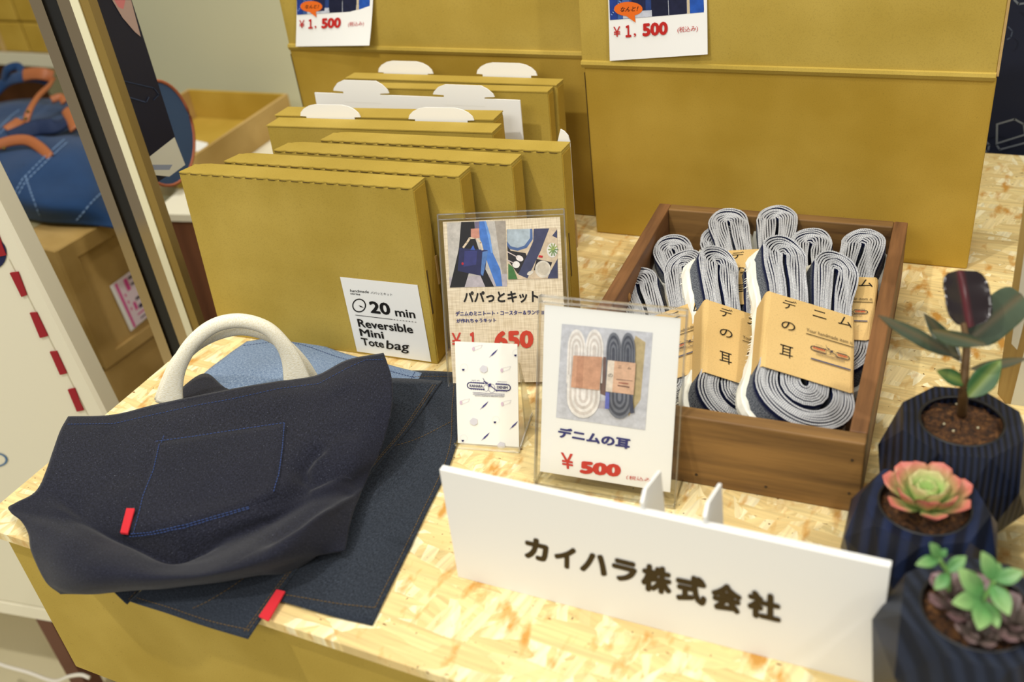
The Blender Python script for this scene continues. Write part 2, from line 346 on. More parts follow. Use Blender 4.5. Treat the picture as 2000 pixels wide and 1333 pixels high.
# ================================================================== KIT BOXES
KW, KD, KH = .252, .0255, .181
def jag(n=46, w=KW):
    return [(i/n*w, (-.0011 if (i % 3 == 0) else 0)) for i in range(n+1)]
def kitbox(label, x, y, yaw, tilt, perf=True, w=KW, d=KD, h=KH, group='flat kit cartons standing in a row', slot=True):
    M = standM(x, y, yaw, tilt); t = thing('kit_box', label, 'box', M, group)
    # body: shallow carton
    bmo('carton', boxmesh(0, w, .0004, d, 0, h-.0012, .0012, 2), KRAFT, t, False)
    # lid flap on top, perforated front edge, rounded left end where it tucks in
    top = []; n = 60
    if perf:
        fr = [(i/n*(w-.0008)+.0004, -.0005 if (i % 3) else .0006) for i in range(n+1)]
        bk = [(w, d), (.020, d), (.010, d*.92), (.003, d*.6)]
        pts = [Vector((a, b, h-.0012)) for a, b in fr+bk]
    else:
        pts = [Vector(p) for p in ((-.0003, -.0003, h-.0012), (w+.0003, -.0003, h-.0012), (w+.0003, d, h-.0012), (-.0003, d, h-.0012))]
    prism('lid_flap', pts, (0, 0, .0012), KRAFT, t)
    if perf:
        V = []; Fc = []
        for i in range(0, n-1, 3):
            a = i/n*w+.0012; b = a+w/n*1.7; k = len(V)
            V += [(a, -.0001, h-.0021), (b, -.0001, h-.0021), (b, -.0001, h-.0012), (a, -.0001, h-.0012)]; Fc.append((k, k+1, k+2, k+3))
        o = mk('perforation', V, Fc, DARKSLIT, t); o['kind'] = 'stuff'
    # side closure flap with a slot
    prism('side_flap', [(w-.0004, .0015, .004), (w-.0004, d-.0025, .004), (w-.0004, d-.0025, h-.004), (w-.0004, .0015, h-.004)], (.0012, 0, 0), KRAFT2, t)
    if slot:
        prism('side_slot', [(w+.0008, .002, h*.30), (w+.0008, .0045, h*.30), (w+.0008, .0040, h*.55), (w+.0008, .002, h*.55)], (.0004, 0, 0), DARKSLIT, t)
        prism('side_tab', [(w+.0008, d-.004, h*.42), (w+.0008, d-.001, h*.42), (w+.0008, d-.001, h*.58), (w+.0008, d-.004, h*.58)], (.0012, 0, 0), KEDGE, t)
    return t, M
LEAN = math.radians(4)
def top_to_base(x, y, yaw, h=KH, lean=LEAN):
    s = h*math.sin(lean); return x+math.sin(yaw)*s, y-math.cos(yaw)*s
k1x, k1y = top_to_base(.0236, .314, .065)
K1, K1M = kitbox('front kraft kit box bearing the white 20 min tote bag label', k1x, k1y, .063, LEAN)
rowspec = [(.0543, .3445, .060, 'kraft kit box with perforated lid edge, directly behind the labelled one'),
           (.0901, .3777, .058, 'kraft kit box with perforated lid edge, third from the front of the row'),
           (.1246, .4086, .068, 'kraft kit box with perforated lid edge, rearmost of the four perforated ones')]
for x, y, yw, lb in rowspec:
    bx, by = top_to_base(x, y, yw); kitbox(lb, bx, by, yw, LEAN)
bx, by = top_to_base(.0422, .4273+.004, .095); K5, K5M = kitbox('plain-topped kraft kit box standing just in front of the first white-tabbed box', bx, by, .095, LEAN, False, w=.251, d=.026)
bx, by = top_to_base(.0336, .4540+.004, .11); K6, K6M = kitbox('plain-topped kraft kit box with two white tabs rising from its front edge', bx, by, .108, LEAN, False, w=.247, d=.028)
bx, by = top_to_base(.0542, .5439, .075); K7, K7M = kitbox('kraft kit box standing upright behind the white cardboard sheet', bx, by, .075, LEAN, False, w=.250, d=.018)
bx, by = top_to_base(.0506, .5706, .045); K8, K8M = kitbox('rearmost kraft kit box with two white tabs along its back edge', bx, by, .045, LEAN, False, w=.255, d=.021)
def local_plane(M, yoff=0.):
    o = M @ Vector((0, yoff, 0)); ex = (M.to_3x3() @ Vector((1, 0, 0))); ez = (M.to_3x3() @ Vector((0, 0, 1))); return Panel(o, ex, ez)
def tabs(parent, pn, base_l, base_r, top, neck=False, mat_=WHITE):
    # mushroom shaped tab in the plane of pn, px inputs
    a = pn.loc(*base_l); b = pn.loc(*base_r); hh = abs(pn.loc(*top)[1]-a[1]); W = b[0]-a[0]; y0 = (a[1]+b[1])/2
    prof = [(.10, -.5), (.90, -.5), (.90, .02), (1.0, .04), (.98, .35), (.92, .65), (.83, .88), (.72, 1), (.28, 1), (.17, .88), (.08, .65), (.02, .35), (0, .04), (.10, .02)]
    if neck: prof = [(.18, -.6), (.84, -.6), (.84, .1), (1.0, .15), (.98, .4), (.90, .75), (.80, 1), (.22, 1), (.10, .78), (.02, .4), (0, .2), (.18, .16)]
    pts = [pn.at(a[0]+u*W, y0+v*hh) for u, v in prof]
    prism('white_tab', pts, -pn.n*.0012, mat_, parent, world=True)
p6 = local_plane(K6M, -.0012)
tabs(K6, p6, (587, 229), (704, 229), (640, 206)); tabs(K6, p6, (798, 234), (926, 236), (870, 211))
p8 = local_plane(K8M, .0225)
tabs(K8, p8, (739, 143), (846, 144), (790, 121)); tabs(K8, p8, (931, 146), (1049, 148), (990, 124))
# white cardboard sheet with two T tabs
bx, by = top_to_base(.0411, .522, .052); SHM = standM(bx, by, .052, LEAN)
SH = thing('white_sheet', 'white cardboard sheet with two tabs standing between the kit boxes', 'sheet', SHM)
box('sheet', 0, .2445, 0, .0016, 0, .1815, WHITE, SH)
psh = local_plane(SHM, -.0001)
tabs(SH, psh, (652, 184), (760, 185), (700, 159), True); tabs(SH, psh, (846, 190), (966, 193), (900, 167), True)
# small white tab poking out beyond the fourth box
bx, by = top_to_base(.1246, .4086, .068); DVM = standM(bx, by, .068, LEAN) @ Matrix.Translation((0, .0275, 0))
dv = thing('white_divider', 'small rounded white card end peeking out right of the fourth kit box', 'card', DVM)
pdv = local_plane(DVM, 0); a = pdv.loc(1092, 276); q = pdv.loc(1113, 276); t_ = pdv.loc(1099, 253)
prism('card', [(a[0]-.06, 0, 0), (q[0], 0, 0), (q[0], 0, a[1]), (q[0]-.0015, 0, a[1]+(t_[1]-a[1])*.5), (q[0]-.005, 0, a[1]+(t_[1]-a[1])*.85), (a[0]+.002, 0, t_[1]), (a[0]-.004, 0, .172), (a[0]-.06, 0, .170)], (0, .0015, 0), WHITE, dv)

# label on first kit box
pk = local_plane(K1M, 0); lf = crop(640, 520, 6.664)
PL = [pk.loc(664.3, 541), pk.loc(815.6, 556.8), pk.loc(842.6, 707), pk.loc(697.8, 686.6)]
prism('label', [pk.at(c[0], c[1], .0002) for c in PL], pk.n*.0002, PAPER, K1, world=True)
pk.lift = .0005
pk.pxtext('handmade', (295, 333), (540, 352), (295, 298), INK, .012, lf)
pk.pxtext('series', (300, 365), (428, 378), (298, 340), INK, .012, lf)
pk.pxtext('パパッとキット', (565, 360), (846, 387), (562, 326), INK, 0, lf)
pk.pxring(413, 510, 90, 90, .17, INK, lf)
pk.pxpoly([(405, 507), (440, 515), (476, 541), (430, 530)], INK, lf)
pk.pxtext('20', (565, 608), (830, 638), (535, 448), INK, .035, lf)
pk.pxtext('min', (890, 648), (1150, 678), (870, 545), INK, .018, lf)
pk.pxline([(366, 633), (848, 690)], .0006, INK, lf)
for i in range(8): pk.pxline([(866+i*39, 692+i*4.4), (882+i*39, 694+i*4.4)], .0006, INK, lf)
pk.pxtext('Reversible', (410, 785), (1122, 872), (385, 680), INK, .02, lf)
pk.pxtext('Mini', (435, 902), (742, 942), (412, 805), INK, .02, lf)
pk.pxtext('Tote', (458, 1022), (745, 1060), (434, 925), INK, .02, lf)
pk.pxtext('bag', (770, 1105), (1062, 1135), (772, 958), INK, .01, lf)
pk.emit('label_print', K1)

# ================================================================== BIG SHIPPING BOXES WITH PRICE CARDS
def bigbox(label, x, y, yaw, w, h, d, lean_lid, lidx0, lidx1):
    M = standM(x, y, yaw); t = thing('shipping_box', label, 'box', M)
    bmo('carton', boxmesh(0, w, 0, d, 0, h, .002, 2), KRAFT2, t)
    # rounded fold under the lid, then the raised lid board
    pts = [Vector((0, math.cos(a)*.004+.001, h+math.sin(a)*.004-.002)) for a in [PI*1.1-i*PI/8 for i in range(8)]]
    pts = [Vector((lidx0, -.0015, h-.004)), Vector((lidx0, -.0035, h)), Vector((lidx0, -.0025, h+.003)), Vector((lidx0, .003, h+.004)), Vector((lidx0, .004, h-.003))]
    prism('fold_ridge', pts, (lidx1-lidx0, 0, 0), KRAFT, t)
    s = math.sin(lean_lid); c = math.cos(lean_lid); H = .26
    pts = [Vector((lidx0, 0, h)), Vector((lidx0, s*H, h+c*H)), Vector((lidx0, s*H+.012, h+c*H)), Vector((lidx0, .010, h))]
    prism('raised_lid', pts, (lidx1-lidx0, 0, 0), KRAFT, t, bev=.0008)
    prism('lid_end', [Vector((lidx1, .0, h)), Vector((lidx1, s*H, h+c*H)), Vector((lidx1, s*H+.02, h+c*H)), Vector((lidx1, .018, h))], (.0022, 0, 0), KEDGE, t)
    prism('side_slit', [(-.0006, .0006, .02), (-.0006, .003, .02), (-.0006, .003, h-.01), (-.0006, .0006, h-.01)], (.0004, 0, 0), DARKSLIT, t)
    return t, M
BR, BRM = bigbox('large kraft box standing behind the wooden crate, lid raised with a price card', .3298, .601, .0264, .389, .1975, .07, .05, -.002, .388)
BL, BLM = bigbox('large kraft box standing behind the tabbed kit boxes, lid raised with a price card', -.066, .628, .0264, .3885, .1935, .07, .03, .001, .3885)
pwb = lambda M, h, lean: Panel(M @ Vector((0, -.0012, h)), M.to_3x3() @ Vector((1, 0, 0)), M.to_3x3() @ Vector((0, math.sin(lean), math.cos(lean))))
def pricecard(label, M, h, lean, f, corners, loose):
    pn = pwb(M, h, lean); C = [pn.loc(*c) for c in corners]  # BL, BR in view ; top goes above frame
    bl, br, tl, tr = C
    t = thing('price_card', label, 'price card', Matrix.Translation(pn.at(*bl)), None)
    # slightly curled sheet
    V = []; Fc = []; nx, ny = 6, 14; base = np.array
    for j in range(ny+1):
        v = j/ny
        for i in range(nx+1):
            u = i/nx; p2 = (1-v)*((1-u)*bl+u*br)+v*((1-u)*tl+u*tr); V.append(pn.at(p2[0], p2[1], .0006+loose*(1-v)**2*(.35+.65*u)))
    for j in range(ny):
        for i in range(nx): k = j*(nx+1)+i; Fc.append((k, k+1, k+nx+2, k+nx+1))
    mk('card_sheet', V, Fc, PAPER, t, True, world=True)
    # printing follows the curl
    L = {}
    pn.lift = .0008
    return t, pn, (bl, br, tl, tr), loose
def curled_emit(t, pn, quad, loose, name):
    bl, br, tl, tr = quad
    for i, v in enumerate(pn.V):
        d = v-pn.o; a, b = d.dot(pn.ex), d.dot(pn.ey); vv = (b-bl[1])/max(1e-6, tl[1]-bl[1]); uu = (a-bl[0])/(br[0]-bl[0])
        pn.V[i] = v+pn.n*(loose*(1-min(1, max(0, vv)))**2*(.35+.65*min(1, max(0, uu))))
    # shift print toward where the sheet hangs so px stay put
    pn.emit(name, t)
def cardprint(pn, f, bubble=True):
    pass
# right card: px frame from crop (1100,0) x2.222
fr = crop(1100, 0, 2.2222)
t, pn, q, lo = pricecard('white price card with orange speech bubble, on the right-hand large box', BRM, .1975, .05, fr, [fr(205, 262), fr(632, 230), fr(190, -190), fr(620, -200)], .004)
def pc_print(pn, f):
    pn.photo = True
    pn.pxpoly([(205, 86), (614, 52), (604, -150), (196, -150)], (38, 62, 120), f)
    for xx, w_, c_ in ((205, 30, (30, 60, 140)), (240, 50, (60, 96, 160)), (300, 60, (28, 34, 70)), (385, 75, (22, 26, 52)), (462, 76, (26, 30, 58)), (540, 12, (206, 190, 160)), (553, 60, (34, 84, 176))):
        y0 = 86-(xx-205)*.083; pn.pxpoly([(xx, y0-1), (xx+w_, y0-1-w_*.083), (xx+w_-6, -150), (xx-6, -150)], c_, f)
    pn.pxpoly([(262, 80), (388, 70), (386, 42), (262, 50)], (196, 200, 212), f)
    for i in range(14): pn.pxpoly([(208+i*3, 60-i*4.6), (222+i*3, 52-i*4.6), (214+i*3, 66-i*4.6)], (20, 34, 90) if i % 2 else (120, 150, 210), f)
    pn.pxline([(458, 0), (461, 62)], .0005, (200, 204, 214), f)
    pn.photo = False
    pn.pxell(285, 37, 62, 31, (228, 108, 32), f); pn.pxpoly([(268, 62), (312, 58), (317, 96)], (228, 108, 32), f)
    pn.pxtext('なんと！', (250, 50), (330, 46), (249, 29), INK, .02, f, .3)
    pn.pxtext('¥', (222, 158), (252, 156), (220, 114), RED, .006, f)
    pn.pxtext('１', (274, 160), (299, 158), (272, 107), RED, .04, f)
    pn.pxtext(',', (310, 158), (320, 157), (309, 142), RED, .01, f)
    pn.pxtext('500', (348, 156), (458, 147), (346, 99), RED, .05, f)
    pn.pxtext('(税込み)', (500, 142), (588, 134), (499, 114), RED, 0, f)
pc_print(pn, fr); curled_emit(t, pn, q, lo, 'card_print')
# left card: px frame from crop (540,0) x2.857
def fl(x, y):  # map right card's crop frame onto the left card
    u = (x-205)/427; v = (y-262)/200
    blx, bly = 582, 88.5; brx, bry = 732, 82.5; ux = (brx-blx)*u; uy = (bry-bly)*u
    return blx+ux+(.006*2*v if 0 else v*-.4)+0, bly+uy+(v*69)+ (u*v*2)
t, pn, q, lo = pricecard('white price card with orange speech bubble, on the left-hand large box', BLM, .1935, .03, fl, [fl(205, 262), fl(632, 262), fl(196, -190), fl(625, -190)], .012)
def fl2(x, y): u = (x-205)/427; return fl(x, y+32*u)
pc_print(pn, fl2); curled_emit(t, pn, q, lo, 'card_print')

# ================================================================== CRATE
CW, CD, CH, CT = .2428, .3376, .0663, .0125
CRM = Matrix.Translation((.4196, .562, 0)) @ Matrix.Rotation(.0443, 4, 'Z') @ Matrix.Translation((0, -CD, 0))  # origin front-left
cr = thing('wooden_crate', 'brown stained wooden crate full of banded denim selvedge bundles', 'crate', CRM)
o = box('front_board', 0, CW, 0, CT, 0, CH, WOODX, cr, .0012); o = box('back_board', CT, CW-CT, CD-CT, CD, 0, CH, WOODX, cr, .0012)
for x in (0, CW-CT): box('side_board', x, x+CT, CT if True else 0, CD, 0, CH, WOODY, cr, .0012)
xs = [(CT, .052), (.058, .12), (.1225, .178), (.1805, CW-CT)]
for a, b in xs: box('bottom_board', a, b, CT, CD-CT, .001, .007, WOODY, cr, .0008)
for (x, z) in ((.008, .05), (.008, .018), (CW-.008, .05), (CW-.008, .018), (CW*.5, .010), (CW*.72, .010)):
    bm = bmesh.new(); bmesh.ops.create_cone(bm, cap_ends=True, segments=10, radius1=.0012, radius2=.001, depth=.0008); bmesh.ops.rotate(bm, verts=bm.verts[:], matrix=Matrix.Rotation(PI/2, 3, 'X')); bmo('nail', bm, mat('nail_steel', (80, 70, 60), .4, .8), cr, loc=(x, -.0002, z))
# knot hole on the left board
bm = bmesh.new(); bmesh.ops.create_uvsphere(bm, u_segments=12, v_segments=8, radius=.004); bmesh.ops.scale(bm, vec=(.3, .8, 1.2), verts=bm.verts[:]); bmo('knot', bm, mat('knot_wood', (168, 120, 60), .6), cr, True, (CT, CD*.55, .045))

# ---- denim selvedge bundles
def twill():
    m = mat('selvedge_twill', (190, 192, 196), .95, spec=.1); t = NT(m)
    v = t.coord('UV'); wv = t.n('ShaderNodeTexWave', _wave_type='BANDS', _bands_direction='DIAGONAL'); wv.inputs['Scale'].default_value = 380; wv.inputs['Distortion'].default_value = 2.0; t.l(v, wv.inputs['Vector'])
    c = t.ramp(wv.outputs[0], [(.10, (146, 150, 162)), (.45, (226, 226, 224))]); t.base(t.mix(c, t.ramp(t.noise(v, 40, 2), [(.3, .75), (.7, 1.0)]), .6, 'MULTIPLY')); return m
def flank():
    m = mat('selvedge_flank', (92, 98, 108), .95, spec=.1); t = NT(m); v = t.coord('UV')
    n = t.noise(t.coord('UV', (900, 900, 1)), 1, 2); c = t.ramp(n, [(.35, (46, 52, 66)), (.65, (142, 148, 156))])
    sx = t.n('ShaderNodeSeparateXYZ'); t.l(v, sx.inputs[0]); k = t.ramp(sx.outputs[1], [(.0055, 1.0), (.0068, 0.0)])
    t.base(t.mix(c, (28, 34, 66), k)); return m
TW, FL, FRG = twill(), flank(), mat('cotton_fringe', (240, 238, 224), .95, spec=.05)
TWD = mat('groove_navy', (40, 46, 62), .95)
RH = .027
def bundle_mesh(seed, n=9, R=.0235, L=.203, pitch=.0021, squeeze=.80):
    rg = random.Random(seed); V = []; Fc = []; M_ = []; UV = []; FV = []; FF = []
    yt = L/2-R+.002; yb = -L/2+2*R-.001
    for k in range(n):
        d0 = .0026+k*pitch
        for side in ((1, -1)):
            pass
    for k in range(n):
        d = .0024+k*pitch; pts = []
        def wob(a): return d+.00055*math.sin(a*2.3+k*.9+seed)+.0003*math.sin(a*5.1+seed*2+k)
        # outer path: right leg up, right lobe, inner leg down, inner U, inner leg up, left lobe, left leg down, outer U
        N = 14
        for i in range(N): s = i/N; y = yb+(yt-yb)*s; pts.append((R+wob(y*30), y))
        for i in range(N): a = PI*i/N; dd = wob(a); pts.append((R+dd*math.cos(a), yt+dd*(1.15)*math.sin(a)))
        for i in range(N): s = i/N; y = yt+(yb-yt)*s; pts.append((R-wob(y*20+2), y))
        r_in = max(.0005, R-d)
        for i in range(8): a = -PI*i/8; pts.append((r_in*math.cos(a), yb+r_in*math.sin(a)))
        for i in range(N): s = i/N; y = yb+(yt-yb)*s; pts.append((-R+wob(y*20+5), y))
        for i in range(N): a = PI*i/N; dd = wob(a+3); pts.append((-R+dd*math.cos(a), yt+dd*1.15*math.sin(a)))
        for i in range(N): s = i/N; y = yt+(yb-yt)*s; pts.append((-R-wob(y*30+4), y))
        for i in range(20): a = PI+PI*i/20; rr = R+wob(a*.5); pts.append((rr*math.cos(a), yb+rr*math.sin(a)))
        # squeeze in the middle
        P = []
        for (x, y) in pts:
            g = math.exp(-(y/(L*.30))**4); P.append((x*(1-(1-squeeze)*g)+.0012*math.sin(y*40+seed), y))
        m = len(P); th = .00078; b = len(V); zt = -.0006-abs(rg.gauss(0, .0005)); u = 0
        prof = [(-th, -RH), (-th, -.0005), (-th*.55, .0), (-th*.12, -.0002), (0, -.0009), (th*.12, -.0002), (th*.55, 0), (th, -.0005), (th, -RH)]
        np_ = len(prof)
        for i in range(m):
            x0, y0 = P[i-1]; x1, y1 = P[(i+1) % m]; tx, ty = x1-x0, y1-y0; l = math.hypot(tx, ty) or 1; nx, ny = ty/l, -tx/l; u += math.hypot(P[i][0]-x0, P[i][1]-y0)
            zz = zt+.0004*math.sin(i*.35+k)
            for (o_, z_) in prof: V.append((P[i][0]+nx*o_, P[i][1]+ny*o_, z_+(zz if z_ > -.01 else 0))); UV.append((u, -z_))
        for i in range(m):
            j = (i+1) % m
            for q in range(np_-1):
                Fc.append((b+i*np_+q, b+i*np_+q+1, b+j*np_+q+1, b+j*np_+q)); M_.append(1 if q in (0, 7) else (2 if q in (3, 4) else 0))
        # fringe under the two outermost layers
        if k >= n-1:
            for i in range(m):
                j = (i+1) % m; xi, yi = P[i]; xj, yj = P[j]; x0, y0 = P[i-1]; tx, ty = xj-x0, yj-y0; l = math.hypot(tx, ty) or 1; nx, ny = ty/l, -tx/l
                for c in range(7):
                    s = c/7+rg.random()*.1; x = xi+(xj-xi)*s; y = yi+(yj-yi)*s; ln = .0055+rg.random()*.004; sp = .0006+rg.random()*.0034; q = len(FV); wx, wy = tx/l*.0007, ty/l*.0007
                    sx, sy = (rg.random()-.5)*.002, (rg.random()-.5)*.002
                    FV += [(x-wx, y-wy, -RH+.0035), (x+wx, y+wy, -RH+.0035), (x+wx+nx*sp+sx, y+wy+ny*sp+sy, -RH-ln*.5), (x-wx+nx*sp+sx, y-wy+ny*sp+sy, -RH-ln*.5), (x+nx*sp*1.7+sx, y+ny*sp*1.7+sy, -RH-ln)]
                    FF += [(q, q+1, q+2, q+3), (q+3, q+2, q+4)]
            # thick fluffy roll
            for i in range(m):
                x0, y0 = P[i-1]; x1, y1 = P[(i+1) % m]; tx, ty = x1-x0, y1-y0; l = math.hypot(tx, ty) or 1; nx, ny = ty/l, -tx/l
                for a in range(5):
                    an = a/4*PI; rr = .0042+rg.random()*.0020; q0 = rr*math.sin(an)
                    FV.append((P[i][0]+nx*(q0+.0006), P[i][1]+ny*(q0+.0006), -RH-.001+rr*1.5*math.cos(an)))
            b2 = len(FV)-m*5
            for i in range(m):
                j = (i+1) % m
                for a in range(4): FF.append((b2+i*5+a, b2+i*5+a+1, b2+j*5+a+1, b2+j*5+a))
    me = bpy.data.meshes.new('coil'); me.from_pydata(V, [], Fc)
    for mm in (TW, FL, TWD): me.materials.append(mm)
    me.polygons.foreach_set('material_index', M_); ul = me.uv_layers.new(name='UVMap')
    lv = np.zeros(len(me.loops), int); me.loops.foreach_get('vertex_index', lv); ul.data.foreach_set('uv', np.array(UV)[lv].ravel()); me.update()
    mf = bpy.data.meshes.new('fringe'); mf.from_pydata(FV, [], FF); mf.materials.append(FRG); mf.update()
    hw = (R+.0024+(n-1)*pitch)*squeeze+.0022
    return me, mf, hw
BM = [bundle_mesh(s) for s in (1, 2, 3)]
def logo(pn, cx, cy, s, c1, c2):
    """trademark: two chain bordered capsules either side of two figures, bars below. s = total width"""
    def cap(x0, x1, flip):
        n = 9; r = .068*s
        pts = [(x0, r), (x1, r)] if not flip else [(x1, r), (x0, r)]
        arc = [( (x0 if not flip else x1)+(-1 if not flip else 1)*r*math.sin(PI*i/n), r*math.cos(PI*i/n)) for i in range(n+1)]
        far = x1 if not flip else x0
        path = [(far, r)]+arc+[(far, -r)]
        pn.line([(cx+a, cy+b) for a, b in path], .022*s, c1)
        for i in range(7):
            xx = (min(x0, x1))+(abs(x1-x0))*(i+.5)/7
            for sg in (1, -1): pn.ell((cx+xx, cy+sg*r*1.08), .014*s, .02*s, c1, n=8)
    cap(-.42*s, -.10*s, False); cap(.16*s, .42*s, True)
    pn.text('KAIHARA', (cx-.43*s, cy-.03*s), (cx-.13*s, cy-.03*s), (cx-.43*s, cy+.032*s), c2, .03)
    pn.text('DENIM', (cx+.19*s, cy-.03*s), (cx+.43*s, cy-.03*s), (cx+.19*s, cy+.032*s), c2, .03)
    pn.text('SINCE 1893', (cx-.38*s, cy+.115*s), (cx-.2*s, cy+.115*s), (cx-.38*s, cy+.14*s), c1, 0)
    pn.text('JAPAN QUALITY', (cx+.2*s, cy+.115*s), (cx+.42*s, cy+.115*s), (cx+.2*s, cy+.14*s), c1, 0)
    # two rounded sacks and a crossing beam
    for ox, rr in ((-.055, .055), (.07, .075)):
        n = 16; pn.line([(cx+(ox+rr*math.cos(2*PI*i/n))*s, cy+(-.03+1.35*rr*math.sin(2*PI*i/n))*s) for i in range(n+1)], .007*s, c1)
    pn.line([(cx-.12*s, cy+.19*s), (cx-.09*s, cy+.12*s), (cx-.01*s, cy+.09*s)], .010*s, c1)
    pn.line([(cx-.10*s, cy+.12*s), (cx+.02*s, cy+.04*s), (cx+.12*s, cy-.03*s), (cx+.19*s, cy-.09*s)], .020*s, c1)
    pn.ell((cx+.03*s, cy+.04*s), .03*s, .045*s, c1, -.5, 12); pn.ell((cx-.055*s, cy+.085*s), .02*s, .025*s, c1, 0, 10)
    pn.line([(cx-.36*s, cy-.145*s), (cx+.36*s, cy-.145*s)], .009*s, c1); pn.line([(cx-.36*s, cy-.185*s), (cx+.36*s, cy-.185*s)], .009*s, c1)
    pn.text('COLORING IT A LITTLE RICHLY INDIGO BLUE', (cx-.35*s, cy-.173*s), (cx+.35*s, cy-.173*s), (cx-.35*s, cy-.157*s), c1, 0)
def make_band(parent, hw, y0, y1, printed=True):
    H = RH*.86; r = .0045; prof = []
    for (cx, cz, a0) in ((hw-r, -r+.0012, 90), (hw-r, -H+r, 0), (-hw+r, -H+r, -90), (-hw+r, -r+.0012, -180)):
        for i in range(5): a = math.radians(a0-90*i/4); prof.append((cx+r*math.cos(a), cz+r*math.sin(a)))
    V = []; Fc = []; ny = 5; n = len(prof)
    for j in range(ny):
        y = y0+(y1-y0)*j/(ny-1)
        for i, (x, z) in enumerate(prof): V.append((x, y+.0016*math.sin(i*.8), z+.0004*math.sin(j*2+i)))
    for j in range(ny-1):
        for i in range(n): k = (i+1) % n; Fc.append((j*n+i, j*n+k, (j+1)*n+k, (j+1)*n+i))
    b = mk('paper_band', V, Fc, BAND, parent, False)
    bm = bmesh.new(); bm.from_mesh(b.data); bmesh.ops.recalc_face_normals(bm, faces=bm.faces[:]); bmesh.ops.solidify(bm, geom=bm.faces[:], thickness=.0003); bm.to_mesh(b.data); bm.free()
    if printed:
        Mw = unparented(parent); W = 2*hw; Hh = y1-y0
        pn = Panel(Mw @ Vector((-hw, y0, .0015)), Mw.to_3x3() @ Vector((1, 0, 0)), Mw.to_3x3() @ Vector((0, 1, 0)), .0003)
        g = lambda u, v: (u*W, v*Hh)
        def T(s, u, v, du, dv, c=INK, b_=0): pn.text(s, g(u, v), g(u+du, v), g(u, v+dv), c, b_)
        T('デ', .19, .84, .15, .13); T('ニ', .52, .85, .15, .09); T('ム', .80, .84, .15, .12)
        T('の', .19, .56, .15, .11); T('耳', .19, .20, .14, .15)
        T('Your handmade item is', .46, .615, .50, .045, (96, 82, 60)); pn.line([g(.46, .585), g(.97, .585)], .0007, INK)
        logo(pn, .72*W, .42*Hh, .42*W, (70, 62, 66), (190, 40, 34)); pn.line([g(.52, .27), g(.93, .27)], .0014, (84, 84, 104))
        pn.emit('band_print', parent)
    return b
def bundle(label, head, tail, roll, variant, lobe_dx=0, band=True, flipx=False, L=.203):
    h = Vector(head); t = Vector(tail); yd = (h-t).normalized(); up = Vector((0, 0, 1)); x = yd.cross(up).normalized(); zd = x.cross(yd)
    Rr = Matrix.Rotation(roll, 3, yd); x = Rr @ x; zd = Rr @ zd; c = h-yd*(L/2)+x*lobe_dx
    r = thing('denim_bundle', label, 'denim bundle', frameM(c, x, yd, zd), 'banded denim selvedge bundles in the crate')
    me, mf, hw = BM[variant]; link('coil', me, r); f = link('fringe', mf, r); f['kind'] = 'stuff'
    if band: make_band(r, hw+.0025, -.055, .027)
    return r
bundle('selvedge bundle on top at the right front, its whole printed kraft band in view', Z(1588, 478, .098), Z(1572, 845, .050), .36, 0)
bundle('selvedge bundle at the front left, band half covered by the bundle on its right', Z(1417, 486, .083), Z(1415, 808, .038), .44, 1, .0185)
bundle('selvedge bundle at the back centre, two loops raised against the back board', Z(1467, 405, .072), Z(1500, 640, .052), -.02, 2)
bundle('selvedge bundle along the right side board, two loops behind the top bundle', Z(1640, 446, .074), Z(1590, 775, .042), -.06, 1)
bundle('selvedge bundle in the back left corner, one pale loop showing', Z(1332, 455, .060), Z(1400, 660, .035), -.1, 2, .010)
bundle('selvedge bundle leaning at the left side board behind the 500 yen card', Z(1286, 507, .062), Z(1322, 760, .030), -.38, 0, 0)

# ================================================================== ACRYLIC CARD STANDS
def acrylic(label, cat, name, x, y, yaw, tilt, w, h, foot_d, card_inset, cardmat, foot_front=0., thick=.0025):
    M = standM(x, y, yaw, tilt); t = thing(name, label, cat, M)
    box('front_sheet', 0, w, -thick/2-.0008, -thick/2, 0, h, ACR, t); box('back_sheet', 0, w, thick/2, thick/2+.0012, 0, h, ACR, t)
    a, b, c, d = card_inset
    box('paper_insert', a, w-b, -.0003, .0003, c, h-d, cardmat, t)
    for nm, bx in (('side_edge', (-.0006, .0006, -thick/2-.001, thick/2+.0014, 0, h)), ('side_edge', (w-.0006, w+.0006, -thick/2-.001, thick/2+.0014, 0, h)), ('top_edge', (0, w, -thick/2-.001, thick/2+.0014, h-.0008, h+.0004)), ('top_edge', (0, w, -thick/2-.001, thick/2+.0014, h-.0052, h-.0044)), ('bottom_edge', (0, w, -thick/2-.001, thick/2+.0014, -.0004, .0008))):
        box(nm, *bx, ACRE, t)
    # foot lies on the table: built in table coordinates
    F = Matrix.Translation((x, y, 0)) @ Matrix.Rotation(yaw, 4, 'Z')
    pts = [F @ Vector(p) for p in ((0, -foot_front, .0006), (w, -foot_front, .0006), (w, foot_d, .0006), (0, foot_d, .0006))]
    prism('foot', pts, (0, 0, .0018), ACR, t, world=True)
    for s0, s1 in ((0, .001), (w-.001, w)):
        pts = [F @ Vector(p) for p in ((s0, -foot_front, .0004), (s1, -foot_front, .0004), (s1, foot_d, .0004), (s0, foot_d, .0004))]; prism('foot_edge', pts, (0, 0, .0024), ACRE, t, world=True)
    pts = [F @ Vector(p) for p in ((0, foot_d-.001, .0004), (w, foot_d-.001, .0004), (w, foot_d, .0004), (0, foot_d, .0004))]; prism('foot_edge', pts, (0, 0, .0024), ACRE, t, world=True)
    return t, M
R_ = math.radians
